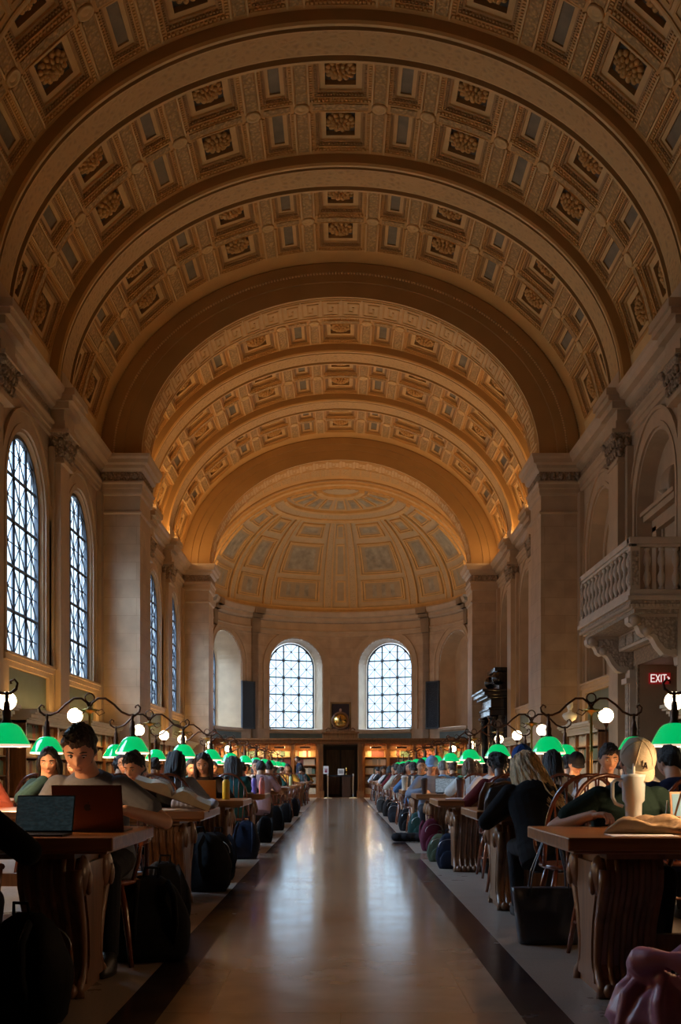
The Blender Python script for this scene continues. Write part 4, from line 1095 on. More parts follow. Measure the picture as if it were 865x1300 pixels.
# ------------------------------------------------------------------ tall globe lamps at the wall ends
def build_globe():
    t = thing('globe_lamp', '', 'lamp')
    b = MB(); b.lathe([(.16, 0), (.16, .03), (.06, .07), (.02, .12), (.016, .9), (.024, .95), (.014, 1.0), (.012, 1.8), (.03, 1.83), (.05, 1.87), (.04, 1.89)], 16); b.build('stand', M['bronze'], t)
    b = MB(); b.ell((0, 0, 1.995), (.125, .125, .125), 24, 16); b.build('globe', M['globe'], t)
    return t
GP = Proto(build_globe())
for s, nm in ((1, 'right'), (-1, 'left')):
    for k, z in enumerate([14.6, 18.35, 24.6, 28.1, 31.3, 37.8, 44.0]):
        x = {14.6: 4.42, 18.35: 4.42}.get(z, 4.5)
        GP.place((s * x, z, 0), 0, 'opal globe lamp on slim dark post, %s along the %s wall' % (['nearest', 'second', 'third', 'fourth', 'fifth', 'sixth', 'farthest'][k], nm), 'opal globe lamps on tall posts')

# ------------------------------------------------------------------ bow-back chairs
def build_chair(simple=False):
    t = thing('windsor_chair', '', 'chair')
    seat = MB(); seat.loft([[(rx * (abs(cos(a)) ** .8) * (1 if cos(a) > 0 else -1), ry * (abs(sin(a)) ** .8) * (1 if sin(a) > 0 else -1), z) for a in [2 * PI * k / 20 for k in range(20)]] for rx, ry, z in ((.22, .21, .425), (.25, .235, .44), (.25, .235, .455), (.22, .20, .462))], smooth=True)
    bow = [( .25 * cos(PI * k / 16) * (1 if 1 else 0), -.17 - .13 * sin(PI * k / 16), .455 + .575 * (sin(PI * k / 16) ** .62)) for k in range(17)]
    bw = MB(); bw.tube(bow, .014, 8)
    arm = MB(); arm.tube([(.27, .12, .66), (.29, .0, .67), (.27, -.15, .675), (.16, -.235, .68), (0, -.255, .685), (-.16, -.235, .68), (-.27, -.15, .675), (-.29, .0, .67), (-.27, .12, .66)], .014, 8)
    sp = []
    for k in range(7):
        f = (k - 3) / 3.0; x0 = .17 * f; x1 = .20 * f
        q = math.acos(max(-1, min(1, x1 / .25))); zt = .455 + .575 * (sin(q) ** .62); yt = -.17 - .13 * sin(q)
        m = MB(); m.tube([(x0, -.19, .455), ((x0 + x1) / 2 , (-.19 + yt) / 2, (zt + .455) / 2), (x1, yt, zt)], [.007, .010, .006], 6); sp.append(m)
    for s in (-1, 1):
        m = MB(); m.tube([(s * .22, .10, .455), (s * .255, .11, .56), (s * .27, .11, .66)], [.010, .014, .009], 6); sp.append(m)
    lg = []
    for sx in (-1, 1):
        for sy in (-1, 1):
            m = MB(); m.tube([(sx * .17, sy * .15, .43), (sx * .195, sy * .175, .30), (sx * .215, sy * .20, .17), (sx * .24, sy * .23, 0)], [.014, .021, .018, .012], 8); lg.append(m)
    st = MB()
    for sx in (-1, 1): st.tube([(sx * .212, -.19, .19), (sx * .212, .19, .19)], .011, 6)
    st.tube([(-.21, 0, .19), (.21, 0, .19)], .011, 6)
    if simple:
        m = MB()
        for q in [seat, bw, arm, st] + sp + lg:
            m.add(q.v, q.f, 0); m.s[-len(q.f):] = q.s
        m.build('chair_frame', M['chair'], t)
    else:
        seat.build('seat', M['chair'], t); bw.build('back_bow', M['chair'], t); arm.build('arm_rail', M['chair'], t)
        for m in sp: m.build('spindle', M['chair'], t)
        for m in lg: m.build('leg', M['chair'], t)
        st.build('stretcher', M['chair'], t)
    return t
CH = Proto(build_chair()); CHS = Proto(build_chair(True))
SEATX = [1.42, 2.18, 2.94, 3.70]
SEATN = ['aisle end', 'second place', 'third place', 'wall end']
def chair_at(x, y, rz, k, side, near, sn, dy=0):
    P = CH if k < 4 else CHS
    P.place((x, y, 0), rz, 'wooden bow-back chair at the %s side of the %s %s table, %s' % ('near' if near else 'far', ORD[k], side, SEATN[sn]), 'bow-back wooden chairs at the tables')

# ------------------------------------------------------------------ people
cloths = {}
def cloth(col, nm='cloth'):
    k = tuple(col)
    if k not in cloths: cloths[k] = mat('%s %02d' % (nm, len(cloths)), col, .9, bump=.45, bscale=14, var=.12, vscale=8, spec=.15)
    return cloths[k]
SKIN = {'fair': mat('skin fair', (.56, .31, .20), .5, var=.08, vscale=6, bump=.05, bscale=60), 'tan': mat('skin tan', (.47, .25, .14), .5, var=.08, vscale=6, bump=.05, bscale=60),
        'brown': mat('skin brown', (.22, .105, .06), .5, var=.08, vscale=6), 'dark': mat('skin dark', (.10, .045, .027), .45, var=.08, vscale=6)}
HAIR = {k: mat('hair ' + k, c, .5, var=.5, vscale=6, bump=.8, bscale=18, stretch=(9, 9, 1.2)) for k, c in {'black': (.010, .008, .008), 'dark': (.022, .012, .008), 'brown': (.06, .028, .014), 'light': (.16, .08, .035), 'blonde': (.60, .42, .21), 'grey': (.18, .17, .17), 'auburn': (.12, .035, .015)}.items()}
M['lip'] = mat('lips', (.40, .17, .12), .5); M['eyew'] = mat('eye white', (.6, .58, .55), .3); M['iris'] = mat('iris', (.02, .012, .008), .2)
M['shoe'] = mat('shoe leather', (.02, .018, .018), .4); M['denim'] = mat('denim', (.06, .10, .18), .85, bump=.3, bscale=60, var=.2, vscale=12)

def remesh(mb, voxel, smooth, name, tw=None):
    me = mb.mesh(name); o = bpy.data.objects.new('tmp', me); C.objects.link(o)
    r = o.modifiers.new('r', 'REMESH'); r.mode = 'VOXEL'; r.voxel_size = voxel; r.use_smooth_shade = True
    if smooth:
        s = o.modifiers.new('s', 'SMOOTH'); s.factor = .5; s.iterations = smooth
    dg = bpy.context.evaluated_depsgraph_get(); dg.update()
    out = bpy.data.meshes.new_from_object(o.evaluated_get(dg)); out.name = name
    bpy.data.objects.remove(o); bpy.data.meshes.remove(me)
    return out
def ga1(x, s): return math.exp(-(x / s) ** 2)
def head_points(nu=56, nv=44):
    vs = []
    for j in range(nv + 1):
        th = PI * j / nv
        for i in range(nu):
            a = 2 * PI * i / nu
            dx, dy, dz = sin(th) * sin(a), sin(th) * cos(a), cos(th)
            x, y, z = dx * .074, dy * .093, dz * .118
            if dz < 0:
                x *= 1 - .34 * (-dz) ** 1.4
                if dy < 0: y *= 1 - .42 * (-dz)
                else: y *= 1 - .12 * (-dz) ** 2
            if dy > 0:
                x *= 1 + .05 * dy; y = .093 * (dy ** .85) * (y / (dy * .093 + 1e-9))
                f = min(1, dy * 1.6)
                y += f * (.024 * ga1(x, .0115) * (1 if -.028 < z < .012 else 0) * (.35 + .65 * (0.012 - z) / .04))
                y += f * .010 * ga1(x, .018) * ga1(z + .030, .012)
                y += f * .006 * ga1(z - .034, .012) * ga1(abs(x) - .022, .022)
                y -= f * .013 * ga1(abs(x) - .031, .014) * ga1(z - .012, .013)
                y += f * .005 * ga1(abs(x) - .042, .016) * ga1(z + .018, .02)
                y += f * .008 * ga1(x, .024) * ga1(z + .060, .011)
                y -= f * .005 * ga1(x, .022) * ga1(z + .059, .0035)
                y -= f * .005 * ga1(x, .02) * ga1(z + .076, .007)
                y += f * .011 * ga1(x, .022) * ga1(z + .098, .016)
            vs.append((x, y, z))
    fs = []
    for j in range(nv):
        for i in range(nu):
            k = (i + 1) % nu; fs.append((j * nu + i, (j + 1) * nu + i, (j + 1) * nu + k, j * nu + k))
    return vs, fs
HEADV, HEADF = head_points()
def rings_path(mb, P, T=None):
    """P: list of (center, rx, ry, fwd dir) rings with world X across"""
    out = []
    for c, rx, ry, ax in P:
        c = Vector(c); ax = Vector(ax).normalized(); e1 = Vector((1, 0, 0)); e2 = ax.cross(e1).normalized(); e1 = e2.cross(ax).normalized()
        out.append([c + e1 * rx * cos(2 * PI * a / 20) + e2 * ry * sin(2 * PI * a / 20) for a in range(20)])
    mb.loft(out)
def limb(mb, pts, rs):
    """rounded tapered limb"""
    for i in range(len(pts) - 1):
        a, b = Vector(pts[i]), Vector(pts[i + 1]); n = 6
        mb.tube([a.lerp(b, k / n) for k in range(n + 1)], [rs[i] + (rs[i + 1] - rs[i]) * k / n for k in range(n + 1)], 14)
    for p, r in zip(pts, rs): mb.ell(p, (r, r, r), 12, 8)
def elbow(s, h, l1, l2, hint):
    s, h = Vector(s), Vector(h); d = h - s; L = min(d.length, (l1 + l2) * .995); dn = d.normalized()
    a = (l1 * l1 - l2 * l2 + L * L) / (2 * L); r = math.sqrt(max(0, l1 * l1 - a * a))
    hp = Vector(hint) - dn * Vector(hint).dot(dn); hp.normalize()
    return s + dn * a + hp * r, s + dn * L
def hand(mb, w, fdir, side, curl=.5, palm=(0, 0, -1)):
    f = Vector(fdir).normalized(); n = Vector(palm); n = (n - f * n.dot(f)).normalized(); s = f.cross(n) * 1.0
    if s.x * side < 0: s = -s      # s points to the little-finger side (outer)
    w = Vector(w)
    Rm = Matrix((s, f, n)).transposed()
    mb.ell(w + f * .045, (.040, .052, .017), 12, 8, R3=Rm)
    for k in range(4):
        o = -.030 + .020 * k; L = (.066, .075, .070, .054)[k]
        p = w + f * .085 + s * o; a = .25 + curl * .3; pts = [w + f * .05 + s * o * .8, p]
        for q in (.42, .33, .25):
            a += curl * .55; p = p + (f * cos(a) + n * sin(a)) * L * q + s * o * .02; pts.append(p)
        mb.tube(pts, [.010, .0095, .009, .0085, .007], 8); mb.ell(pts[-1], (.007, .007, .007), 8, 6)
    p = w + f * .02 - s * .03
    pts = [p, p + (-s * .8 + f * .6 + n * .3) * .032, p + (-s * .9 + f * 1.1 + n * .8) * .048, p + (-s * .8 + f * 1.5 + n * 1.2) * .058]
    mb.tube(pts, [.014, .0115, .010, .008], 8)
def pose(lean=14, side=0, pitch=28, yaw=0, roll=0, hl=(-.15, .40, .79), hr=(.15, .40, .79), curl=.5, sleeve='short', scale=1, headf=.03, hup=None, twist=0, stand=False):
    """returns dict of MBs in the person's own frame, facing +Y"""
    hz = .54 if not stand else .95
    Pv = Vector((0, 0, hz)); la, sa = rd(lean), rd(side)
    d = Vector((sin(sa), sin(la), cos(la) * cos(sa))).normalized()
    ns = Vector((d.x, sin(la + .25), cos(la + .25))).normalized()
    T = lambda t: Pv + d * (.47 * t)
    N = T(1); Hc = N + ns * .165 + Vector((0, headf, .0))
    Hm = Matrix.Translation(Hc) @ Matrix.Rotation(rd(-yaw), 4, 'Z') @ Matrix.Rotation(rd(roll), 4, 'Y') @ Matrix.Rotation(rd(-pitch), 4, 'X')
    sk, sh, tr = MB(), MB(), MB(); shoes = []
    def torso(mb, e):
        rings_path(mb, [(T(-.12), .155 + e, .115 + e, d), (T(0), .168 + e, .125 + e, d), (T(.3), .150 + e, .112 + e, d), (T(.6), .172 + e, .118 + e, d), (T(.82), .175 + e, .108 + e, d), (T(.95), .12 + e, .085 + e, d), (T(1.03), .066 + e * .7, .06 + e * .7, d)])
    torso(sk, -.012)
    rings_path(sk, [(T(.95), .066, .062, ns), (N + ns * .06, .056, .058, ns), (N + ns * .13 + Vector((0, headf, 0)), .054, .06, ns)])
    o = len(sk.v); sk.add(HEADV, HEADF, 0, Hm, True)
    for s in (-1, 1):
        sk.ell(Hm @ Vector((s * .076, -.008, -.005)), (.010, .019, .031), 10, 8, R3=Hm.to_3x3() @ Matrix.Rotation(s * .35, 3, 'Z'))
    torso(sh, .020); rings_path(sh, [(T(-.30), .178, .150, d), (T(-.15), .188, .155, d), (T(.15), .178, .135, d), (T(.4), .178, .132, d)])
    arms = {}
    for s, h in ((-1, hl), (1, hr)):
        S = T(.86) + Vector((s * .165, 0, 0)); E, Hh = elbow(S, h, .285, .255, (s * .9, -.25, -.6))
        limb(sk, [S, E, Hh], [.046, .040, .027]); sk.ell(S.lerp(E, .35), (.050, .050, .050), 10, 8)
        fd = (Hh - E).normalized(); 
        if h[2] < .9: fd.z *= .2
        hand(sk, Hh, fd if hup is None or s != hup else Vector((0, 0, 1)), s, curl, (0, 0, -1) if (hup is None or s != hup) else (0, -1, 0))
        sh.ell(S - Vector((s * .01, 0, .0)), (.070, .070, .068), 14, 10)
        if sleeve == 'short': limb(sh, [S, S.lerp(E, .62)], [.066, .070])
        else: limb(sh, [S, E, E.lerp(Hh, .93)], [.068, .062, .046])
        arms[s] = (S, E, Hh)
    if not stand:
        for s in (-1, 1):
            hip = (s * .095, .0, .53); kn = (s * .13, .42, .50); an = (s * .12, .36, .09)
            limb(tr, [hip, kn, an], [.092, .064, .046]); limb(sk, [hip, kn, an], [.06, .05, .035])
            so = MB(); shoes.append(so); so.loft([[(s * .12 + rx * cos(2 * PI * a / 14), .40 + off + ry * sin(2 * PI * a / 14), z) for a in range(14)] for rx, ry, off, z in ((.043, .13, .02, 0), (.047, .135, .02, .03), (.042, .11, .0, .07), (.036, .05, -.04, .11))])
    else:
        for s in (-1, 1):
            hip = (s * .09, 0, .93); kn = (s * .10, .03, .50); an = (s * .10, 0, .08)
            limb(tr, [hip, kn, an], [.095, .062, .05]); limb(sk, [hip, kn, an], [.06, .05, .035])
            so = MB(); shoes.append(so); so.loft([[(s * .10 + rx * cos(2 * PI * a / 14), .04 + off + ry * sin(2 * PI * a / 14), z) for a in range(14)] for rx, ry, off, z in ((.043, .13, .02, 0), (.047, .135, .02, .03), (.042, .11, .0, .07), (.036, .05, -.04, .11))])
    rings_path(tr, [(T(-.14), .15, .12, d), (T(.0), .172, .13, d), (T(.12), .16, .12, d)])
    return dict(skin=sk, shirt=sh, trousers=tr, shoes=shoes, H=Hm, arms=arms, N=N, d=d, ns=ns)
def hair_cap(kind, seed=1, vol=.0):
    """hair shell in head coordinates"""
    rr = random.Random(seed); mb = MB(); nu, nv = 48, 30; vs = []
    for j in range(nv + 1):
        th = PI * j / nv
        for i in range(nu):
            a = 2 * PI * i / nu; dx, dy, dz = sin(th) * sin(a), sin(th) * cos(a), cos(th)
            az = abs(math.degrees(math.atan2(dx, dy)))
            lim = [(0, .60), (35, .58), (62, .36), (78, -.10), (95, -.16), (125, -.55), (180, -.72)]
            if kind in ('long', 'bob', 'wavy', 'curly'): lim = [(0, .66), (30, .52), (55, .20), (70, -.2), (95, -.6), (130, -.8), (180, -.9)]
            for q in range(len(lim) - 1):
                if lim[q][0] <= az <= lim[q + 1][0]:
                    h = lim[q][1] + (lim[q + 1][1] - lim[q][1]) * (az - lim[q][0]) / (lim[q + 1][0] - lim[q][0]); break
            k = max(0, min(1, (dz - h) / .26 + .45)); k = k * k * (3 - 2 * k)
            w = noise.noise(Vector((dx * 3, dy * 3, dz * 3 + seed))) * .010 + noise.noise(Vector((dx * 9, dy * 9, dz * 4 + seed))) * .007
            if kind == 'curly': w *= 1.8
            if kind == 'tousled': w *= 1.3
            e = .009 + vol + w + (.012 * max(0, dz) + .012 * max(0, dz) * max(0, dy) if kind in ('tousled', 'curly') else 0)
            rx, ry, rz = .074 + e, .096 + e, .118 + e
            s = .83 + .17 * k
            vs.append((dx * rx * s, dy * ry * s - .004, dz * rz * s + .002))
    fs = [(j * nu + i, (j + 1) * nu + i, (j + 1) * nu + (i + 1) % nu, j * nu + (i + 1) % nu) for j in range(nv) for i in range(nu)]
    mb.add(vs, fs, 0, None, True)
    def lock(a, L, r0, wav=0, out=1.0, z0=.05):
        a = rd(a); x, y = sin(a), cos(a); ph = rr.random() * 6; p = []; n = 9
        for k in range(n + 1):
            t = k / n; rad = .9 + .25 * math.sin(min(1, t * 2) * PI / 2) * out
            p.append(((.078 * rad) * x + wav * sin(ph + t * 9) * y, (.095 * rad) * y - .01 * t + wav * sin(ph + t * 9) * x - (.16 * t * t if kind == 'wavy' else .05 * t * t), z0 - L * t))
        mb.tube(p, [r0 * (.5 + .6 * sin(PI * min(1, .15 + k / n))) for k in range(n)] + [r0 * .15], 7)
    if kind in ('long', 'wavy'):
        for k in range(64 if kind == 'long' else 110):
            a = 62 + 236 * (k + rr.random()) / 64
            lock(a, rr.uniform(.26, .38) + (.0 if kind == 'long' else .11), rr.uniform(.012, .019) * (1 if kind == 'long' else .8), .004 if kind == 'long' else .013, rr.uniform(.8, 1.4) * (1 if kind == 'long' else 1.5), rr.uniform(.03, .10))
    if kind == 'bob':
        for k in range(50): lock(58 + 244 * (k + rr.random()) / 50, rr.uniform(.16, .20), rr.uniform(.012, .017), .002, 1.1, rr.uniform(.02, .06))
    if kind == 'bun':
        mb.ell((0, -.11, .07), (.045, .04, .042), 14, 10)
    if kind == 'curly':
        for k in range(90):
            th = rr.uniform(.15, 1.9); a = rr.uniform(0, 6.28); dx, dy, dz = sin(th) * sin(a), sin(th) * cos(a), cos(th)
            if dy > .35 and dz < .55: continue
            r = rr.uniform(.013, .022); c = Vector((dx * .088, dy * .108 - .004, dz * .130))
            mb.tube([c + Vector((r * cos(q), r * sin(q) * .6, r * sin(q + dx * 3) * .8)) for q in [x * .8 for x in range(7)]], [.009, .010, .010, .009, .008, .006, .003], 6)
    if kind == 'tousled':
        for k in range(80):
            a = rr.uniform(-.9, .9) if k < 45 else rr.uniform(0, 6.28); th = rr.uniform(.1, .95)
            dx, dy, dz = sin(th) * sin(a), sin(th) * cos(a), cos(th); c = Vector((dx * .084, dy * .104 - .004, dz * .128)); u = Vector((rr.uniform(-.4, .4), .5, .5)).normalized()
            u.x += rr.uniform(-.3, .3); mb.tube([c - u * .02, c + u * .008 + Vector((0, 0, .003)), c + u * .026 + Vector((0, 0, .002))], [.009, .007, .0015], 6)
    return mb
def cap_mb(back=False, brim=True):
    mb = MB(); nu, nv = 36, 14; vs = []
    for j in range(nv + 1):
        th = (PI / 2 + .12) * j / nv
        for i in range(nu):
            a = 2 * PI * i / nu; vs.append((.092 * sin(th) * sin(a), .112 * sin(th) * cos(a) - .004, .036 + .108 * cos(th)))
    fs = [(j * nu + i, (j + 1) * nu + i, (j + 1) * nu + (i + 1) % nu, j * nu + (i + 1) % nu) for j in range(nv) for i in range(nu)]
    mb.add(vs, fs, 0, None, True); mb.ell((0, -.004, .146), (.010, .010, .006), 8, 6)
    for k in range(6):
        a = 2 * PI * k / 6 + .5; mb.tube([(.0935 * sin(t) * sin(a), .1135 * sin(t) * cos(a) - .004, .036 + .1095 * cos(t)) for t in [x * .2 for x in range(8)]], .0018, 4)
    br = MB(); s = -1 if back else 1; rows = []
    for r_ in (0, 1):
        for k in range(13):
            a = -1.0 + 2.0 * k / 12; f = r_; y = .100 * cos(a) + f * .075 * cos(a * 1.3)
            rows.append((.086 * sin(a) * (1 + .05 * f), s * (y), .030 - .012 * f - .018 * abs(sin(a)) * f))
    vs = rows + [(x, y, z - .004) for x, y, z in rows]
    fs = [(k, k + 1, 13 + k + 1, 13 + k) for k in range(12)] + [(26 + k, 39 + k, 39 + k + 1, 26 + k + 1) for k in range(12)] + [(13 + k, 14 + k, 40 + k, 39 + k) for k in range(12)]
    br.add(vs, fs, 0, None, True)
    return mb, br
def face_parts(H, parent, hairm, big=True, glasses=False):
    for s in (-1, 1):
        b = MB(); b.ell((s * .031, .0735, .012), (.0135, .010, .0085), 12, 8, T=H); e = b.build('eye', M['eyew'], parent)
        b = MB(); b.ell((s * .031, .079, .0055), (.0055, .005, .0055), 10, 8, T=H); b.build('iris', M['iris'], e)
        b = MB(); b.tube([(s * .017, .0815, .015), (s * .031, .0855, .0195), (s * .046, .0775, .014)], .0022, 5, T=H); b.build('eyelid', M['iris'], parent)
        b = MB(); b.tube([(s * .014, .0905, .033), (s * .031, .0905, .0385), (s * .049, .078, .032)], [.003, .0042, .002], 6, T=H); b.build('eyebrow', hairm, parent)
    b = MB(); b.ell((0, .0905, -.0555), (.021, .006, .0042), 12, 8, T=H); b.ell((0, .0895, -.0635), (.018, .006, .0048), 12, 8, T=H); b.build('mouth', M['lip'], parent)
    if glasses:
        b = MB()
        for s in (-1, 1):
            b.tube([(s * .032 + .021 * cos(a), .098, .010 + .016 * sin(a)) for a in [2 * PI * k / 14 for k in range(14)]], .0022, 5, T=H, closed=True)
            b.tube([(s * .053, .098, .014), (s * .078, .03, .012), (s * .08, -.01, .0)], .002, 5, T=H)
        b.tube([(-.011, .099, .012), (.011, .099, .012)], .0022, 5, T=H); b.build('glasses', M['black'], parent)
def mesh_obj(name, me, m, parent):
    o = bpy.data.objects.new(name, me); C.objects.link(o); o.parent = parent
    if not me.materials: me.materials.append(None)
    o.material_slots[0].link = 'OBJECT'; o.material_slots[0].material = m
    return o
GEN = {}
def gen_meshes(key, kw, vox=.010):
    if key not in GEN:
        p = pose(**kw)
        d = {k: remesh(p[k], vox, 2, k) for k in ('skin', 'shirt', 'trousers')}
        d['shoes'] = [q.mesh('shoe') for q in p['shoes']]; d['H'] = p['H']; d['p'] = p; GEN[key] = d
    return GEN[key]
hair_cache = {}
def hair_me(kind, seed, vol=0):
    k = (kind, seed, vol)
    if k not in hair_cache: hair_cache[k] = hair_cap(kind, seed, vol).mesh('hair')
    return hair_cache[k]
def person(x, y, rz, label, key, kw, skin='fair', hair='short', hcol='dark', shirt=(.05, .05, .06), pants=(.02, .02, .025), seed=1, vox=.010, face=True, cap=None, glasses=False, vol=0, shoecol=None, z=0, group='people reading at the tables', scale=1.0):
    g = gen_meshes(key, kw, vox)
    t = thing('person', label, 'person', (x, y, z), rz, group); t.scale = (scale,) * 3
    mesh_obj('body', g['skin'], SKIN[skin], t); mesh_obj('shirt', g['shirt'], cloth(shirt), t)
    mesh_obj('trousers', g['trousers'], cloth(pants), t); [mesh_obj('shoe', q, M['shoe'], t) for q in g['shoes']]
    if hair:
        h = mesh_obj('hair', hair_me(hair, seed, vol), HAIR[hcol], t); h.matrix_local = g['H']
    if face: face_parts(g['H'], t, HAIR[hcol], glasses=glasses)
    if cap:
        a, b = cap_mb(back=cap[1]); c = a.build('cap', cloth(cap[0]), t); c.matrix_local = g['H']
        br = b.build('cap_brim', cloth(cap[0]), c)
    return t, g

# ------------------------------------------------------------------ small things
def laptop(x, y, z, rz, label, w=.31, open_=112, body=(.35, .36, .38), lidc=None, screen=(.5, .6, .75), es=.6, logo=True, tilt=0):
    t = thing('laptop', label, 'laptop', (x, y, z), rz)
    bm = mat('laptop shell', body, .35, .8, var=.03); d = w * .68
    b = MB(); b.box(-w / 2, w / 2, -d / 2, d / 2, 0, .010); b.build('base', bm, t, bevel=.003)
    b = MB()
    for r in range(5):
        for c in range(12): b.box(-w * .44 + c * w * .074, -w * .44 + c * w * .074 + w * .062, -d * .02 + r * d * .085, -d * .02 + r * d * .085 + d * .068, .010, .0115)
    b.build('keyboard', M['black'], t)
    T = Matrix.Translation((0, d / 2, .010)) @ Matrix.Rotation(rd(90 - open_), 4, 'X')
    b = MB(); b.box(-w / 2, w / 2, 0, .006, 0, d * .98, T=T); lid = b.build('lid', mat('laptop lid', lidc or body, .4, .6, var=.03), t, bevel=.002)
    b = MB(); b.box(-w * .48, w * .48, -.0015, 0, d * .05, d * .94, T=T)
    m, nt, bs = node_mat('laptop screen'); N, L = nt.nodes, nt.links
    tc = N.new('ShaderNodeTexCoord'); n = N.new('ShaderNodeTexNoise'); n.inputs['Scale'].default_value = 12; L.new(tc.outputs['Generated'], n.inputs['Vector'])
    r = N.new('ShaderNodeValToRGB'); r.color_ramp.elements[0].position = .42; r.color_ramp.elements[1].position = .6
    r.color_ramp.elements[0].color = (*[c * .6 for c in screen], 1); r.color_ramp.elements[1].color = (*screen, 1)
    L.new(n.outputs['Fac'], r.inputs[0]); L.new(r.outputs[0], bs.inputs['Emission Color']); bs.inputs['Emission Strength'].default_value = es
    bs.inputs['Base Color'].default_value = (.02, .02, .02, 1); bs.inputs['Roughness'].default_value = .15
    b.build('screen', m, lid)
    if logo:
        b = MB()     # bitten apple mark with leaf
        pts = []
        for k in range(28):
            a = 2 * PI * k / 28; rr = .017 * (1 - .12 * ga1(a - PI / 2, .35) - .10 * ga1(a - 1.5 * PI, .3)); px, pz = rr * cos(a), rr * 1.08 * sin(a)
            if math.hypot(px - .0185, pz - .002) < .0075: px = .0185 - math.sqrt(max(0, .0075 ** 2 - (pz - .002) ** 2))
            pts.append((px, pz))
        b.prism(pts, .0062, .0072, lambda u, v, w_: tuple(T @ Vector((-u, w_, d * .5 + v))))
        b.prism([(0, .019), (.004, .026), (.010, .029), (.007, .021)], .0062, .0072, lambda u, v, w_: tuple(T @ Vector((-u, w_, d * .5 + v))))
        b.build('logo', M['black'], lid)
    return t
def bottle(x, y, z, label, col, h=.24, r=.036, capc=(.03, .03, .03)):
    t = thing('water_bottle', label, 'bottle', (x, y, z))
    b = MB(); b.lathe([(r * .94, 0), (r, .01), (r, h * .74), (r * .85, h * .80), (r * .6, h * .84), (r * .6, h * .86)], 20); b.build('bottle_body', mat('bottle coat', col, .35, var=.04), t)
    b = MB(); b.lathe([(r * .68, h * .86), (r * .7, h * .88), (r * .7, h * .98), (r * .6, h)], 16); b.build('bottle_cap', mat('bottle lid', capc, .4), t)
    b = MB(); b.tube([(-r * .5, 0, h * .98), (-r * .4, 0, h * 1.07), (r * .4, 0, h * 1.07), (r * .5, 0, h * .98)], .005, 6); b.build('carry_loop', M['black'], t)
    return t
def open_book(x, y, z, rz, label, w=.40, d=.28, thick=.03, tilt=0, pagec=(.72, .64, .50), coverc=(.16, .05, .03)):
    t = thing('open_book', label, 'book', (x, y, z), rz); T = Matrix.Rotation(tilt, 4, 'X')
    b = MB()
    for s in (-1, 1):
        P = []
        for k in range(11):
            u = k / 10; P.append((s * u * w / 2, .006 + thick * (sin(PI * min(1, u * 1.6)) * .35 + .65 * (1 - u * .25)) * (min(1, u * 6 + .15))))
        poly = [(s * 0.0, .004)] + P + [(s * w / 2, .004)]
        b.prism(poly, -d / 2, d / 2, lambda u, v, q: (u, q, v), 0, T)
        for k in range(6): 
            zz = .008 + thick * .12 * k
            b.tube([(s * w / 2 + s * .001, -d / 2, zz), (s * w / 2 + s * .001, d / 2, zz)], .0008, 4, 1, T)
    b.build('pages', [mat('book pages', pagec, .8, var=.06, vscale=20), mat('page edge', (.45, .4, .33))], t)
    b = MB(); b.box(-w / 2 - .006, w / 2 + .006, -d / 2 - .006, d / 2 + .006, 0, .005, 0, T); b.build('cover', mat('book cover board', coverc, .6), t)
    b = MB()
    for s in (-1, 1):
        for k in range(14): b.box(s * .035 if s > 0 else -w / 2 + .03, w / 2 - .03 if s > 0 else -.035, -d * .42 + k * d * .06, -d * .42 + k * d * .06 + .004, thick * 1.02 + .0075, thick * 1.02 + .0083, 0, T)
    b.build('printed_lines', mat('print', (.15, .13, .12)), t)
    return t
def sheets(x, y, z, rz, label, n=3, w=.21, d=.29, col=(.8, .8, .82)):
    t = thing('paper_sheet', label, 'paper', (x, y, z), rz); b = MB(); r_ = random.Random(int(x * 100 + y * 10))
    for k in range(n):
        T = Matrix.Translation((r_.uniform(-.05, .05), r_.uniform(-.04, .04), k * .0025)) @ Matrix.Rotation(r_.uniform(-.5, .5), 4, 'Z')
        b.box(-w / 2, w / 2, -d / 2, d / 2, 0, .002, 0, T)
    o = b.build('sheet', mat('sheet paper', col, .75, var=.03), t); return t
def cup(x, y, z, label, col, h=.11, r=.042, lid=(.02, .02, .02), stick=False):
    t = thing('drink_cup', label, 'cup', (x, y, z)); b = MB(); b.lathe([(r * .72, 0), (r * .98, h * .92), (r * 1.05, h * .93), (r * 1.05, h * .96), (r * .95, h * .96), (r * .7, .01)], 22, caps=False); b.build('cup_wall', mat('cup paper', col, .55, var=.08, vscale=30), t)
    if lid:
        b = MB(); b.lathe([(r * 1.06, h * .94), (r * 1.06, h), (r * .9, h * 1.02), (r * .85, h * 1.08), (.01, h * 1.08)], 20); b.build('lid', mat('cup lid', lid, .4), t)
    if stick:
        b = MB(); b.box(-.005, .005, -.0015, .0015, .0, .20, 0, Matrix.Rotation(.28, 4, 'Y')); b.build('stirrer', mat('birch stirrer', (.6, .45, .28)), t)
    return t
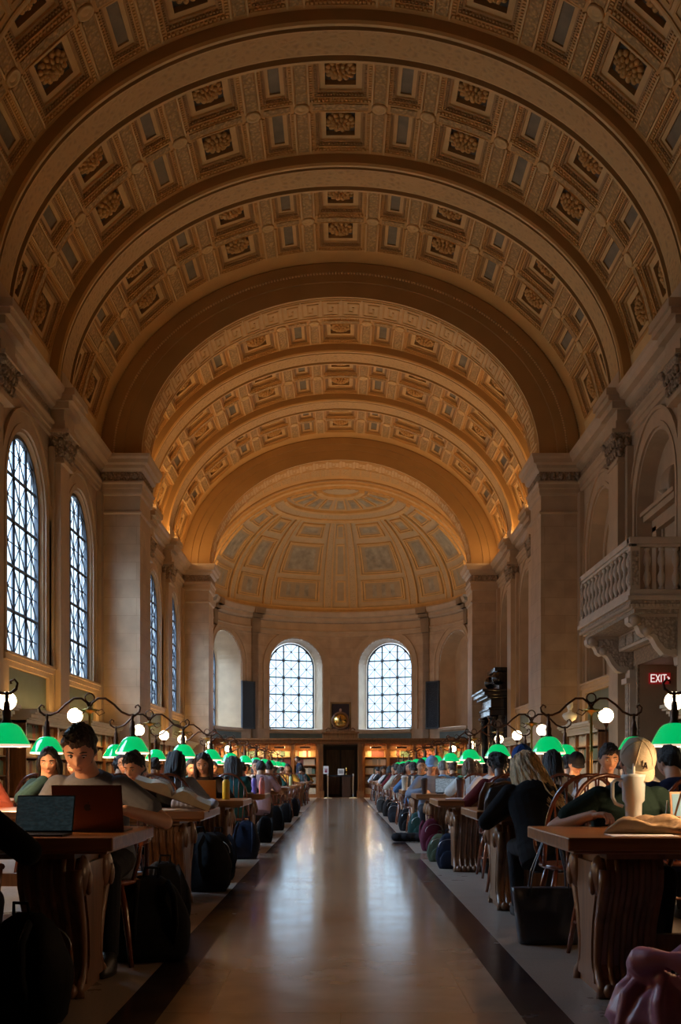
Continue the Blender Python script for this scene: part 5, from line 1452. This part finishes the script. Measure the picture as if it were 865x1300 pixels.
def backpack(x, y, z, rz, label, col, s=1.0, tilt=-.10, group='bags on the floor by the tables', cat='backpack', plump=1.0):
    rb = random.Random(int(abs(x * 37 + y * 11) * 10)); s *= rb.uniform(.82, 1.05); rz += rb.uniform(-.6, .6); plump *= rb.uniform(.9, 1.1)
    t = thing('backpack', label, cat, (x, y, z), rz, group); T = Matrix.Rotation(tilt, 4, 'X') @ Matrix.Rotation(rb.uniform(-.10, .10), 4, 'Y'); m = cloth(col)
    def soft(cx, cy, z0, z1, hx, hy, name, mm, par, seed=0, ex=.55):
        b = MB(); rings = []
        for k in range(13):
            u = k / 12; zz = z0 + (z1 - z0) * u; f = (1 - u ** 5) ** .5 * (.86 + .14 * sin(PI * min(1, u * 1.3))) if u < 1 else .25; f *= .92 if u == 0 else 1
            ring = []
            for a in range(22):
                q = 2 * PI * a / 22; c_, s_ = cos(q), sin(q)
                wv = 1 + .06 * noise.noise(Vector((c_ * 2, s_ * 2, u * 4 + seed)))
                ring.append((cx + hx * f * wv * math.copysign(abs(c_) ** ex, c_), cy + hy * f * wv * math.copysign(abs(s_) ** ex, s_), zz))
            rings.append(ring)
        b.loft(rings, 0, T); return b.build(name, mm, par)
    soft(0, 0, 0, .46 * s, .16 * s * plump, .105 * s * plump, 'bag_body', m, t, x)
    soft(0, .11 * s * plump, .03 * s, .25 * s, .125 * s, .045 * s, 'front_pocket', m, t, y)
    for sd in (-1, 1):
        b = MB(); b.tube([(sd * .08 * s, -.10 * s, .42 * s), (sd * .10 * s, -.17 * s, .34 * s), (sd * .11 * s, -.17 * s, .20 * s), (sd * .10 * s, -.11 * s, .08 * s)], .013 * s, 8, 0, T, sq=2.0); b.build('shoulder_strap', m, t)
    b = MB(); b.tube([(-.04 * s, -.05 * s, .45 * s), (-.035 * s, -.06 * s, .50 * s), (.035 * s, -.06 * s, .50 * s), (.04 * s, -.05 * s, .45 * s)], .008 * s, 6, 0, T); b.build('top_handle', m, t)
    b = MB(); b.tube([(.13 * s * cos(a), .108 * s * plump, .30 * s + .10 * s * sin(a)) for a in [PI * k / 12 for k in range(13)]], .0035, 5, 0, T); b.build('zip', M['steel'], t)
    return t
def tote(x, y, rz, label, col=(.018, .022, .038), w=.45, h=.34, top=.66):
    t = thing('tote_bag', label, 'bag', (x, y, 0), rz, None); b = MB(); rings = []
    for k in range(9):
        u = k / 8; hx = w / 2 * (.80 + .20 * u); hy = .075 * (1 - .35 * u); rings.append([(hx * math.copysign(abs(cos(q)) ** .35, cos(q)), hy * math.copysign(abs(sin(q)) ** .5, sin(q)) + .012 * sin(hx * 20 * cos(q) + u * 3) * u, .005 + h * u) for q in [2 * PI * a / 36 for a in range(36)]])
    b.loft(rings); m = mat('tote leather', col, .38, bump=.3, bscale=8, var=.15); b.build('bag_body', m, t)
    for yy in (-.05, .05):
        b = MB(); b.tube([(-.12, yy, h - .05), (-.10, yy * .8, h + .1), (-.03, yy * .3, top - .03), (.03, yy * .3, top), (.07, yy * .4, top - .06), (.11, yy * .8, h + .1), (.12, yy, h - .05)], .012, 8, 0, sq=.4); b.build('handle', m, t)
    return t
def handbag(x, y, z, rz, label, col):
    t = thing('handbag', label, 'bag', (x, y, z), rz); b = MB(); rings = []
    for k in range(11):
        u = k / 10; f = 1 - .10 * abs(2 * u - .7); hy = .085 * (1 - .75 * u ** 1.5); rings.append([(.17 * f * math.copysign(abs(cos(q)) ** .6, cos(q)) + .03 * u, hy * math.copysign(abs(sin(q)) ** .6, sin(q)) + .012 * noise.noise(Vector((cos(q) * 2, u * 4, 1))), .003 + .19 * u - .02 * abs(cos(q)) * u) for q in [2 * PI * a / 30 for a in range(30)]])
    b.loft(rings); b.build('bag_body', mat('bag leather grey', col, .4, bump=.4, bscale=9, var=.2), t)
    b = MB(); b.tube([(-.19, 0, .005), (-.18, -.02, .12), (-.14, -.02, .2), (-.10, 0, .21), (-.12, .03, .05)], .012, 8, 0, sq=2); b.tube([(-.1, 0, .19), (0, 0, .215), (.12, 0, .19)], .012, 8)
    b.build('tan_trim', mat('bag trim', (.16, .08, .035), .5), t); return t

# ------------------------------------------------------------------ the people who can be told apart
G = 'people reading at the tables'
def far_rz(): return PI
# left side
kw = dict(lean=24, side=3, pitch=31, yaw=-4, headf=.035, hl=(-.20, .36, .80), hr=(.06, .38, .80), sleeve='short')
person(-1.34, 6.16, PI, 'young man in grey t-shirt with tousled dark hair looking down at a brown laptop', 'man_tee', kw, 'fair', 'tousled', 'dark', (.13, .14, .165), seed=3, vox=.0055, scale=1.06)
chair_at(-1.36, 6.14, PI, 0, 'left', False, 0)
laptop(-1.21, 5.42, .76, 0, 'brown laptop seen from behind, in front of the man in grey', .335, 104, (.10, .04, .025), (.13, .05, .032), (.6, .65, .7), .5).rotation_euler = (0, 0, PI)
kw = dict(lean=20, side=-2, pitch=25, yaw=5, headf=.03, hl=(-.17, .40, .80), hr=(.20, .36, .80), sleeve='long')
person(-1.66, 4.42, 0, 'person in black seen from behind at the near left table, turned to a laptop', 'left_fg', kw, 'fair', 'short', 'black', (.008, .008, .009), seed=5, vox=.008, scale=.97)
chair_at(-1.66, 4.40, 0, 0, 'left', True, 0)
laptop(-1.37, 4.99, .76, 0, 'dark laptop with its screen showing, left of the brown laptop', .27, 108, (.06, .06, .065), None, (.035, .055, .06), .35, logo=False)
kw = dict(lean=25, side=6, pitch=24, yaw=22, headf=.04, hl=(-.05, .44, .80), hr=(.22, .40, .80), sleeve='long')
person(-1.63, 9.42, PI, 'woman with short curly dark hair in black bending over a big open book', 'curly', kw, 'fair', 'tousled', 'black', (.008, .008, .009), seed=4, vox=.007)
chair_at(-1.63, 9.42, PI, 1, 'left', False, 0)
kw = dict(lean=12, pitch=24, yaw=0, hl=(-.13, .40, .80), hr=(.13, .40, .80), sleeve='long')
person(-1.55, 12.62, PI, 'woman with long dark brown hair facing us behind an orange laptop', 'long1', kw, 'tan', 'long', 'dark', (.02, .014, .012), seed=6, vox=.008)
chair_at(-1.55, 12.62, PI, 2, 'left', False, 0)
person(-1.68, 11.05, 0, 'person with long dark brown hair seen from behind at the third left table', 'long1', kw, 'fair', 'long', 'dark', (.30, .31, .34), seed=7, face=False)
chair_at(-1.68, 11.05, 0, 2, 'left', True, 0)
kw2 = dict(lean=14, pitch=20, yaw=-6, hl=(-.13, .40, .80), hr=(.03, .24, .99), sleeve='long', hup=1)
person(-2.44, 9.45, PI, 'woman with black hair in dark teal top at the second left table, second place', 'chin', kw2, 'fair', 'bob', 'black', (.02, .05, .055), seed=8)
person(-2.44, 12.66, PI, 'person with glasses and black hair behind a green lampshade, third left table', 'g1', dict(lean=12, pitch=10, sleeve='long'), 'tan', 'short', 'black', (.03, .03, .035), seed=9, glasses=True)
person(-1.50, 15.88, PI, 'dark haired woman in black resting her chin on her hand, fourth left table', 'chin', kw2, 'fair', 'long', 'black', (.008, .008, .01), seed=10)
person(-1.30, 17.65, 0, 'person in faded pink shirt seen from behind at the fifth left table', 'g2', dict(lean=20, pitch=20, sleeve='short'), 'tan', 'short', 'black', (.38, .24, .26), seed=11, face=False)
person(-3.1, 9.4, PI, 'person in rust red top further along the second left table', 'g1', {}, 'tan', 'short', 'auburn', (.22, .05, .03), seed=12)
# right side
kw = dict(lean=25, side=0, pitch=38, yaw=-3, headf=.045, hl=(-.14, .37, .80), hr=(.22, .30, .82), sleeve='short', curl=.85)
t, g = person(1.56, 6.15, PI, 'man in cream baseball cap and dark green t-shirt writing with head bowed', 'capman', kw, 'fair', 'short', 'dark', (.012, .028, .024), seed=13, vox=.0055, cap=((.55, .50, .38), False))
chair_at(1.56, 6.16, PI, 0, 'right', False, 0)
capo = [c for c in t.children if c.name.startswith('cap')][0]
b = MB()        # interlaced monogram on the front of the cap
def mono(mb, pts, w):
    for p, q in zip(pts[:-1], pts[1:]):
        def P(u, v, h):
            th = PI / 2 - (v + .030) / .108 * 1.0; a = u / .10; return (( .0935 + h) * sin(th) * sin(a), (.1135 + h) * sin(th) * cos(a) - .004, .036 + (.1095 + h) * cos(th))
        d_ = Vector((q[0] - p[0], q[1] - p[1])).normalized(); n_ = Vector((-d_.y, d_.x)) * w / 2
        c4 = [(p[0] - n_.x, p[1] - n_.y), (q[0] - n_.x, q[1] - n_.y), (q[0] + n_.x, q[1] + n_.y), (p[0] + n_.x, p[1] + n_.y)]
        mb.hexa([P(u, v, 0) for u, v in c4] + [P(u, v, .002) for u, v in c4])
mono(b, [(.014, .028), (.014, -.004), (-.006, -.004)], .006); mono(b, [(.006, -.018), (-.006, .018), (-.018, -.018)], .006); mono(b, [(.001, -.006), (-.013, -.006)], .005)
b.build('monogram', M['black'], capo)
pn = MB(); pn.tube([(0, 0, 0), (.015, .02, .10)], [.0035, .0042], 8); o = pn.build('pen', M['paper']); o.location = (1.56 + .13, 6.15 - .42, .80); tag(o, 'white pen held by the man in the cream cap', 'pen')
kw = dict(lean=27, side=-6, pitch=20, yaw=-28, headf=.03, hl=(-.15, .40, .80), hr=(.15, .40, .80), sleeve='long')
person(1.42, 7.72, 0, 'woman with long wavy blonde hair in black, seen from behind', 'blonde', kw, 'fair', 'wavy', 'blonde', (.008, .009, .012), seed=14, vox=.008, face=False, vol=.006)
chair_at(1.54, 7.15, 0, 1, 'right', True, 0)
person(2.34, 7.55, 0, 'dark haired person in navy seen from behind at the right edge', 'g3', dict(lean=20, pitch=22, yaw=-25, sleeve='long'), 'fair', 'short', 'black', (.012, .016, .05), seed=15, face=False)
chair_at(2.34, 7.5, 0, 1, 'right', True, 1)
person(1.52, 9.42, PI, 'woman with blue headscarf and glasses facing us beside the blonde woman', 'g4', dict(lean=14, pitch=20, yaw=14, sleeve='long'), 'tan', 'short', 'black', (.03, .03, .04), seed=16, cap=((.02, .06, .22), False), glasses=True)
chair_at(1.52, 9.42, PI, 1, 'right', False, 0)
person(1.64, 11.15, 0, 'person with round black hair in maroon top seen from behind', 'g3', {}, 'dark', 'curly', 'black', (.10, .012, .012), seed=17, face=False)
chair_at(1.64, 11.1, 0, 2, 'right', True, 0)
person(1.74, 12.62, PI, 'young man in pale grey t-shirt facing us under a green lampshade', 'g5', dict(lean=8, pitch=14, sleeve='short'), 'tan', 'short', 'black', (.38, .39, .43), seed=18, glasses=True)
chair_at(1.74, 12.62, PI, 2, 'right', False, 0)
person(2.66, 12.66, PI, 'man in black cap resting his cheek on his hand, third right table', 'chin', kw2, 'tan', 'short', 'black', (.012, .012, .014), seed=19, cap=((.01, .01, .012), False))
person(3.42, 12.7, PI, 'man with reddish hair looking sideways at the wall end of the third right table', 'side', dict(lean=6, pitch=6, yaw=55, sleeve='long'), 'fair', 'short', 'auburn', (.35, .36, .40), seed=20)
person(1.72, 14.4, 0, 'person with brown bob in white shirt seen from behind', 'g2', {}, 'fair', 'bob', 'light', (.62, .62, .60), seed=21, face=False)
chair_at(1.72, 14.35, 0, 3, 'right', True, 0)
person(1.66, 17.6, 0, 'grey haired man in light blue shirt seen from behind', 'g2', {}, 'fair', 'short', 'grey', (.16, .32, .52), seed=22, face=False)
person(1.30, 15.9, PI, 'person in pale blue cap facing the grey haired man', 'g1', {}, 'fair', 'short', 'grey', (.16, .18, .24), seed=23, cap=((.22, .36, .58), False))
# everyone else
cols = [('black', (.010, .010, .012)), ('navy', (.015, .025, .07)), ('grey', (.16, .16, .17)), ('cream', (.50, .46, .38)), ('maroon', (.12, .015, .02)), ('olive', (.07, .08, .03)), ('denim blue', (.08, .15, .28)), ('white', (.6, .6, .6)), ('teal', (.02, .10, .11)), ('mustard', (.40, .22, .03)), ('charcoal', (.035, .035, .04)), ('brown', (.10, .05, .03))]
hs = [('short', 'short'), ('long', 'long'), ('bob', 'bobbed'), ('curly', 'curly'), ('bun', 'tied-back'), ('tousled', 'tousled')]
hc = ['black', 'dark', 'brown', 'light', 'black', 'dark']
vk = [('g1', {}), ('g2', {}), ('g3', {}), ('g4', {}), ('g5', {}), ('chin', kw2)]
taken = {('left', 0, 0, 0), ('left', 0, 1, 0), ('left', 1, 0, 0), ('left', 1, 0, 1), ('left', 1, 0, 2), ('left', 2, 0, 0), ('left', 2, 0, 1), ('left', 2, 1, 0), ('left', 3, 0, 0), ('left', 4, 1, 0),
         ('right', 0, 0, 0), ('right', 1, 1, 0), ('right', 1, 1, 1), ('right', 1, 0, 0), ('right', 2, 1, 0), ('right', 2, 0, 0), ('right', 2, 0, 1), ('right', 2, 0, 2), ('right', 3, 1, 0), ('right', 4, 1, 0), ('right', 3, 0, 0)}
leaveempty = {('left', 1, 1, 0), ('right', 0, 1, 0), ('right', 0, 1, 1), ('left', 0, 1, 1), ('left', 0, 0, 1), ('left', 0, 0, 2), ('left', 0, 1, 2), ('right', 0, 0, 1), ('right', 0, 0, 2), ('right', 0, 1, 2), ('left', 1, 1, 1), ('left', 1, 1, 2), ('right', 1, 1, 2)}
R2 = random.Random(42)
for side, s in (('left', -1), ('right', 1)):
    for k in range(12):
        for nr in (0, 1):
            for sn in range(3 if k < 5 else 2):
                key = (side, k, nr, sn)
                cn, cc = R2.choice(cols); hk, hn = R2.choice(hs); hcc = R2.choice(hc); v, kk = R2.choice(vk); pr_ = R2.random(); jx = R2.uniform(-.08, .08); sk = R2.choice(['fair', 'fair', 'tan', 'tan', 'brown', 'dark'])
                jy = R2.uniform(-.03, .03)
                if key in taken: continue
                x = s * (SEATX[sn] + jx); y = TZ[k] + (-.79 if nr else .78) + jy; rz = 0 if nr else PI
                if not (k == 0 and (sn > 0 or side == 'right')) and key not in leaveempty: chair_at(x, y, rz, k, side, nr, sn)
                if key in leaveempty or pr_ > (.86 if k < 6 else .8): continue
                person(x, y, rz, 'person in %s top with %s %s hair, %s side, %s %s table, %s' % (cn, hn, {'dark': 'dark', 'light': 'light-brown'}.get(hcc, hcc), 'near' if nr else 'far', ORD[k], side, SEATN[sn]),
                       v, kk, sk, hk, hcc, cc, seed=R2.randrange(3) + 30, face=(not nr and k < 6))
person(-1.62, 43.9, rd(100), 'man in dark blue standing by the lit bookcases left of the far doorway', 'stander', dict(lean=2, pitch=8, hl=(-.25, .1, .80), hr=(.25, .12, .85), sleeve='long', stand=True), 'fair', 'short', 'dark', (.02, .03, .06), seed=31, group=None)

# ------------------------------------------------------------------ things on the tables
t = open_book(-1.24, 8.50, .80, rd(200), 'huge old open book on the second left table in front of the curly haired woman', .60, .42, .085, 0, (.66, .56, .40), (.10, .03, .015))
t.rotation_euler = (rd(-4), rd(-20), rd(188)); t.location = (-1.30, 8.5, .865)
sheets(-1.30, 8.34, .761, .2, 'white papers under the huge open book', 3)
jk = MB()
for k in range(9):
    a = k * .7; jk.tube([(-.16 + .04 * k, -.09 + .02 * cos(a), .012), (-.15 + .04 * k, -.03, .05 + .02 * sin(a)), (-.14 + .035 * k, .04, .04 + .015 * cos(a)), (-.13 + .03 * k, .10, .012)], [.02, .034, .032, .02], 8)
o = mesh_obj('jacket', remesh(jk, .008, 3, 'jacket'), cloth((.34, .36, .44)), None); o.location = (-1.17, 8.82, .76); tag(o, 'crumpled pale grey jacket at the aisle end of the second left table', 'jacket')
laptop(-1.47, 11.80, .76, PI, 'orange laptop lid facing us on the third left table', .30, 100, (.45, .18, .04), (.62, .26, .05), (.7, .8, .9), .8, logo=False)
laptop(-1.80, 11.62, .76, 0, 'laptop with bright white screen next to the orange laptop', .30, 105, (.3, .3, .32), None, (.75, .85, 1), 1.0, logo=False)
bottle(-1.22, 11.75, .76, 'yellow water bottle with dark lid on the third left table', (.62, .40, .02), .25, .04)
bottle(-1.17, 14.95, .76, 'blue-violet water bottle with black lid on the fourth left table', (.10, .10, .45), .25, .038)
bottle(-1.06, 14.85, .76, 'pink water bottle beside the blue-violet one', (.75, .25, .25), .22, .04, (.7, .25, .25))
bottle(-1.2, 21.5, .76, 'green bottle on the sixth left table', (.10, .16, .04), .24, .036)
bottle(-1.12, 24.8, .76, 'pale green bottle on the seventh left table', (.4, .5, .25), .24, .036)
open_book(-1.35, 14.75, .76, .1, 'open book on the fourth left table before the woman resting her chin', .36, .25)
sheets(-1.22, 18.2, .761, .3, 'loose white papers at the aisle end of the fifth left table', 3)
sheets(-1.2, 21.6, .761, .1, 'white papers beside the green bottle', 3)
tm = thing('tumbler', 'tall pale blue tumbler with handle and straw on the nearest right table', 'tumbler', (1.515, 5.70, .76)); tm.scale = (1.08, 1.08, 1.05)
b = MB(); b.lathe([(.036, 0), (.038, .01), (.040, .12), (.052, .135), (.056, .25), (.057, .262), (.01, .266)], 30); b.build('tumbler_body', mat('tumbler coat', (.55, .64, .68), .35, var=.03), tm)
b = MB(); b.tube([(-.05, 0, .235), (-.082, 0, .238), (-.10, 0, .222), (-.10, 0, .15), (-.085, 0, .12), (-.05, 0, .105)], .009, 10); b.build('handle', mat('tumbler handle', (.55, .64, .68), .35), tm)
b = MB(); b.tube([(.0, 0, .25), (.002, 0, .325)], .0065, 10); b.build('straw', M['paper'], tm)
b = MB()
vs = []
for j in range(9):
    for i in range(15):
        u, v = i / 14, j / 8; x = -.20 + .40 * u + .05 * (v - .5); y = -.10 + .20 * v
        zc = .058 + .022 * sin(v * 9 + u * 5) + .035 * noise.noise(Vector((u * 5, v * 5, 2))) - .02 * abs(2 * v - 1) ** 3
        vs.append((x, y, max(.006, zc * (1 - .8 * abs(2 * u - 1) ** 5))))
n0 = len(vs); vs += [(x, y, .002) for x, y, z in vs]
fs = [(j * 15 + i, j * 15 + i + 1, (j + 1) * 15 + i + 1, (j + 1) * 15 + i) for j in range(8) for i in range(14)]
fs += [tuple(n0 + q for q in reversed(f)) for f in fs]
bd = [i for i in range(15)] + [15 * j + 14 for j in range(1, 9)] + [8 * 15 + i for i in range(13, -1, -1)] + [15 * j for j in range(7, 0, -1)]
for a_, b_ in zip(bd, bd[1:] + bd[:1]): fs.append((a_, n0 + a_, n0 + b_, b_))
b.add(vs, fs, 0, None, True); o = b.build('paper_bag', mat('brown kraft paper', (.52, .34, .18), .75, bump=.6, bscale=9, var=.15)); o.location = (1.46, 5.18, .762); o.rotation_euler = (0, 0, -.15)
tag(o, 'crumpled brown paper bag lying in front of the tumbler', 'paper bag')
sheets(1.36, 5.02, .7605, 1.5, 'white sheet under the brown paper bag', 1)
cup(1.58, 5.28, .765, 'small kraft paper cup with wooden stirrer beside the tumbler', (.62, .42, .25), .075, .047, None, True)
nk_ = MB()
for k in range(5): nk_.box(-.05, .05, -.03 + .012 * k, -.024 + .012 * k, .001 + .004 * k, .006 + .004 * k, k % 2)
o = nk_.build('napkin', [mat('napkin red', (.55, .03, .05)), M['paper']]); o.location = (1.66, 5.2, .7605); tag(o, 'red and white striped napkin at the right edge of the picture', 'napkin')
tb = thing('tablet', 'tablet with pale teal screen in a tan case at the right edge', 'tablet', (1.83, 5.66, .762), rd(0)); T = Matrix.Rotation(rd(-12), 4, 'X')
b = MB(); b.box(-.13, .13, 0, .012, 0, .19, 0, T); b.build('tan_case', mat('tablet case', (.42, .24, .14), .5), tb, bevel=.005)
b = MB(); b.box(-.118, .118, -.002, 0, .012, .178, 0, T); b.build('screen', mat('tablet screen', (.1, .15, .15), .2, emit=(.35, .55, .52), es=.55), tb)
b = MB(); b.box(-.1, .1, .012, .09, 0, .008); b.build('stand_flap', mat('case flap', (.3, .17, .1)), tb)
handbag(1.24, 8.30, .76, .1, 'slate grey leather handbag with tan trim on the second right table', (.045, .055, .085))
cup(1.30, 8.62, .76, 'black lidded coffee cup behind the grey handbag', (.02, .02, .022), .13, .04)
cup(1.98, 8.45, .76, 'dark coffee cup beside the blonde woman', (.03, .02, .02), .12, .04)
sheets(2.2, 8.5, .761, .4, 'white papers under the second lamp on the right', 3)
open_book(1.33, 11.72, .76, -.1, 'open notebook with white pages on the third right table', .42, .28, .012, 0, (.72, .74, .82), (.2, .2, .25))
cup(1.12, 14.7, .76, 'dark brown tumbler on the fourth right table', (.05, .02, .015), .2, .045)
cup(1.30, 11.95, .76, 'tall dark brown cup behind the open notebook', (.06, .02, .015), .22, .045)
cup(1.05, 18.05, .76, 'tall white paper cup at the aisle end of the fifth right table', (.62, .58, .5), .22, .055, (.7, .66, .6))
bottle(1.2, 18.3, .76, 'clear plastic bottle beside the tall white cup', (.42, .36, .34), .23, .034, (.5, .5, .5))
open_book(1.45, 21.6, .76, 0, 'open book on the sixth right table', .38, .26)
open_book(1.3, 24.8, .76, .2, 'open book on the seventh right table', .38, .26)
laptop(1.45, 14.95, .76, 0, 'dark laptop on the fourth right table', .31, 100, (.05, .05, .06), None, (.4, .5, .6), .5, logo=False)
laptop(-1.35, 18.6, .76, PI, 'grey laptop on the fifth left table', .31, 105, (.2, .2, .22), None, (.6, .7, .8), .5, logo=False)
R3 = random.Random(5)
for side, s in (('left', -1), ('right', 1)):
    for k in range(4, 11):
        z = TZ[k]; X = lambda u: s * (1 + u)
        if k not in (4, 6): sheets(X(.30), z - .18, .761, R3.uniform(-1, 1), 'loose white papers at the aisle end of the %s %s table' % (ORD[k], side), 2) if not (side == 'left' and k == 5) else None
        laptop(X(1.15), z + (.12 if k % 2 else -.12), .76, 0 if k % 2 else PI, 'laptop standing open in the middle of the %s %s table' % (ORD[k], side), .30, 105, R3.choice([(.3, .3, .32), (.05, .05, .06), (.12, .12, .14)]), None, (.5, .6, .75), .5, logo=False)
        cup(X(.62), z + .3, .76, 'paper coffee cup at the far edge of the %s %s table' % (ORD[k], side), R3.choice([(.6, .58, .52), (.3, .16, .08), (.5, .12, .1)]), .12, .04, (.5, .5, .48))
# ------------------------------------------------------------------ bags on the floor
tote(1.27, 6.74, .0, 'large black leather tote bag standing on the floor beside the near right chair')
backpack(1.20, 12.05, 0, rd(170), 'dark navy backpack by the leg of the third right table', (.012, .017, .035), 1.02)
backpack(1.16, 13.0, 0, rd(150), 'olive green soft bag beside the navy backpack', (.055, .075, .05), .72, plump=1.25)
backpack(1.22, 14.75, 0, rd(190), 'maroon backpack leaning at the fourth right table', (.09, .014, .03), .92)
backpack(1.25, 17.2, 0, rd(160), 'dark green backpack on the floor beyond the maroon one', (.012, .04, .04), 1.05, plump=1.2)
jb = MB()
for k in range(7): jb.ell((-.2 + .065 * k, .02 * sin(k * 2), .075), (.09, .13, .07), 12, 8)
o = mesh_obj('puffer_jacket', remesh(jb, .012, 2, 'puffer_jacket'), cloth((.008, .008, .010)), None); o.location = (1.05, 16.6, 0); tag(o, 'black puffer jacket bundled on the floor before the green backpack', 'jacket')
backpack(1.2, 19.9, 0, rd(170), 'black backpack by the fifth right table', (.01, .01, .012), 1.0)
backpack(1.15, 23.2, 0, rd(170), 'grey-black backpack by the sixth right table', (.02, .02, .025), 1.0)
backpack(1.15, 26.4, 0, rd(185), 'black backpack by the seventh right table', (.012, .01, .01), 1.0)
backpack(1.15, 29.6, 0, rd(185), 'charcoal backpack by the eighth right table', (.03, .03, .03), 1.0)
backpack(-1.07, 6.15, 0, rd(10), 'big black backpack on the floor beside the man in grey', (.006, .006, .007), 1.15, plump=1.3)
backpack(-1.22, 7.55, 0, rd(20), 'black backpack between the first two left tables', (.006, .006, .007), 1.15, plump=1.2)
backpack(-1.2, 9.75, 0, rd(-10), 'black rucksack beyond the second left table', (.006, .006, .008), 1.1, plump=1.3)
backpack(-1.2, 10.7, 0, rd(10), 'black bag with blue tinge by the third left table', (.008, .010, .018), 1.05, plump=1.1)
backpack(-1.17, 13.4, 0, rd(0), 'navy backpack by the aisle beyond the third left table', (.010, .014, .03), 1.1, plump=1.2)
backpack(-1.15, 16.5, 0, rd(10), 'black backpack beyond the fourth left table', (.007, .007, .008), 1.05)
backpack(-1.15, 19.9, 0, rd(10), 'black backpack beyond the fifth left table', (.007, .007, .008), 1.0)
backpack(-1.15, 23.1, 0, rd(10), 'dark backpack by the sixth left table', (.01, .01, .012), 1.0)
backpack(-1.15, 26.4, 0, rd(10), 'dark backpack by the seventh left table', (.01, .01, .015), 1.0)
backpack(-1.33, 4.62, 0, rd(-20), 'black backpack by the chair of the person in black', (.006, .006, .007), 1.1, plump=1.25)
# mauve garment heaped at the bottom right
gm = MB()
for k in range(3):
    r0 = .19 - .03 * k; gm.tube([(r0 * cos(a) * 1.05, r0 * .85 * sin(a), .20 - .055 * k + .035 * sin(a * 2 + k)) for a in [2 * PI * q / 22 for q in range(22)]], [.035 + .012 * sin(q * 1.7 + k) for q in range(22)], 10, closed=True)
gm.loft([[(r_ * cos(2 * PI * a / 24) * (1 + .08 * sin(a * 1.9)), r_ * .85 * sin(2 * PI * a / 24), z_) for a in range(24)] for r_, z_ in ((.26, 0.0), (.27, .05), (.22, .12), (.17, .15), (.10, .13))])
for k in range(10):
    a = 2 * PI * k / 10; gm.tube([(.16 * cos(a), .14 * sin(a), .19), (.24 * cos(a + .2), .20 * sin(a + .2), .11), (.28 * cos(a + .3), .24 * sin(a + .3), .02)], [.02, .03, .022], 8)
gme = remesh(gm, .008, 3, 'mauve_jacket'); o = mesh_obj('jacket', gme, mat('mauve satin', (.30, .12, .20), .42, bump=.6, bscale=7, var=.15, vscale=3), None); o.location = (1.44, 4.45, .0); o.scale = (1.25, 1.25, 1.35); tag(o, 'mauve jacket heaped at the foot of the nearest right table', 'jacket')

# ------------------------------------------------------------------ daylight, camera
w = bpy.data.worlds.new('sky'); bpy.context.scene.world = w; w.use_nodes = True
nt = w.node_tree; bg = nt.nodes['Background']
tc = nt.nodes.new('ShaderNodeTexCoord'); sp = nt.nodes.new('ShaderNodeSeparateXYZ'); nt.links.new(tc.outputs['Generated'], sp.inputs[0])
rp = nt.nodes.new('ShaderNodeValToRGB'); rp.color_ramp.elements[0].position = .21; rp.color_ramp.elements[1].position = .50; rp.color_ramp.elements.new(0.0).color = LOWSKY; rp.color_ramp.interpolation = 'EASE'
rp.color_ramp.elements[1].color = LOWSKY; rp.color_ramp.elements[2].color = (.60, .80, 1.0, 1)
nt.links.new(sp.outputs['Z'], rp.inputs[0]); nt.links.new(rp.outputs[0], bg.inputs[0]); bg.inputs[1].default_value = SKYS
cam = bpy.data.cameras.new('camera'); co = bpy.data.objects.new('camera', cam); C.objects.link(co)
co.location = (0, 0, CAMH); co.rotation_euler = (PI / 2, 0, 0)
cam.sensor_fit = 'AUTO'; cam.sensor_width = 36; cam.lens = 1400 / 1300 * 36; cam.shift_y = (981 - 650) / 1300; cam.clip_start = .05; cam.clip_end = 300
S = bpy.context.scene; S.camera = co
S.view_settings.view_transform = 'Standard'; S.view_settings.look = 'None'; S.view_settings.exposure = EXPO; S.view_settings.gamma = 1
S.cycles.use_denoising = True; S.cycles.max_bounces = 6; S.cycles.diffuse_bounces = 4; S.cycles.transparent_max_bounces = 8
S.cycles.sample_clamp_indirect = 4; S.cycles.use_light_tree = True
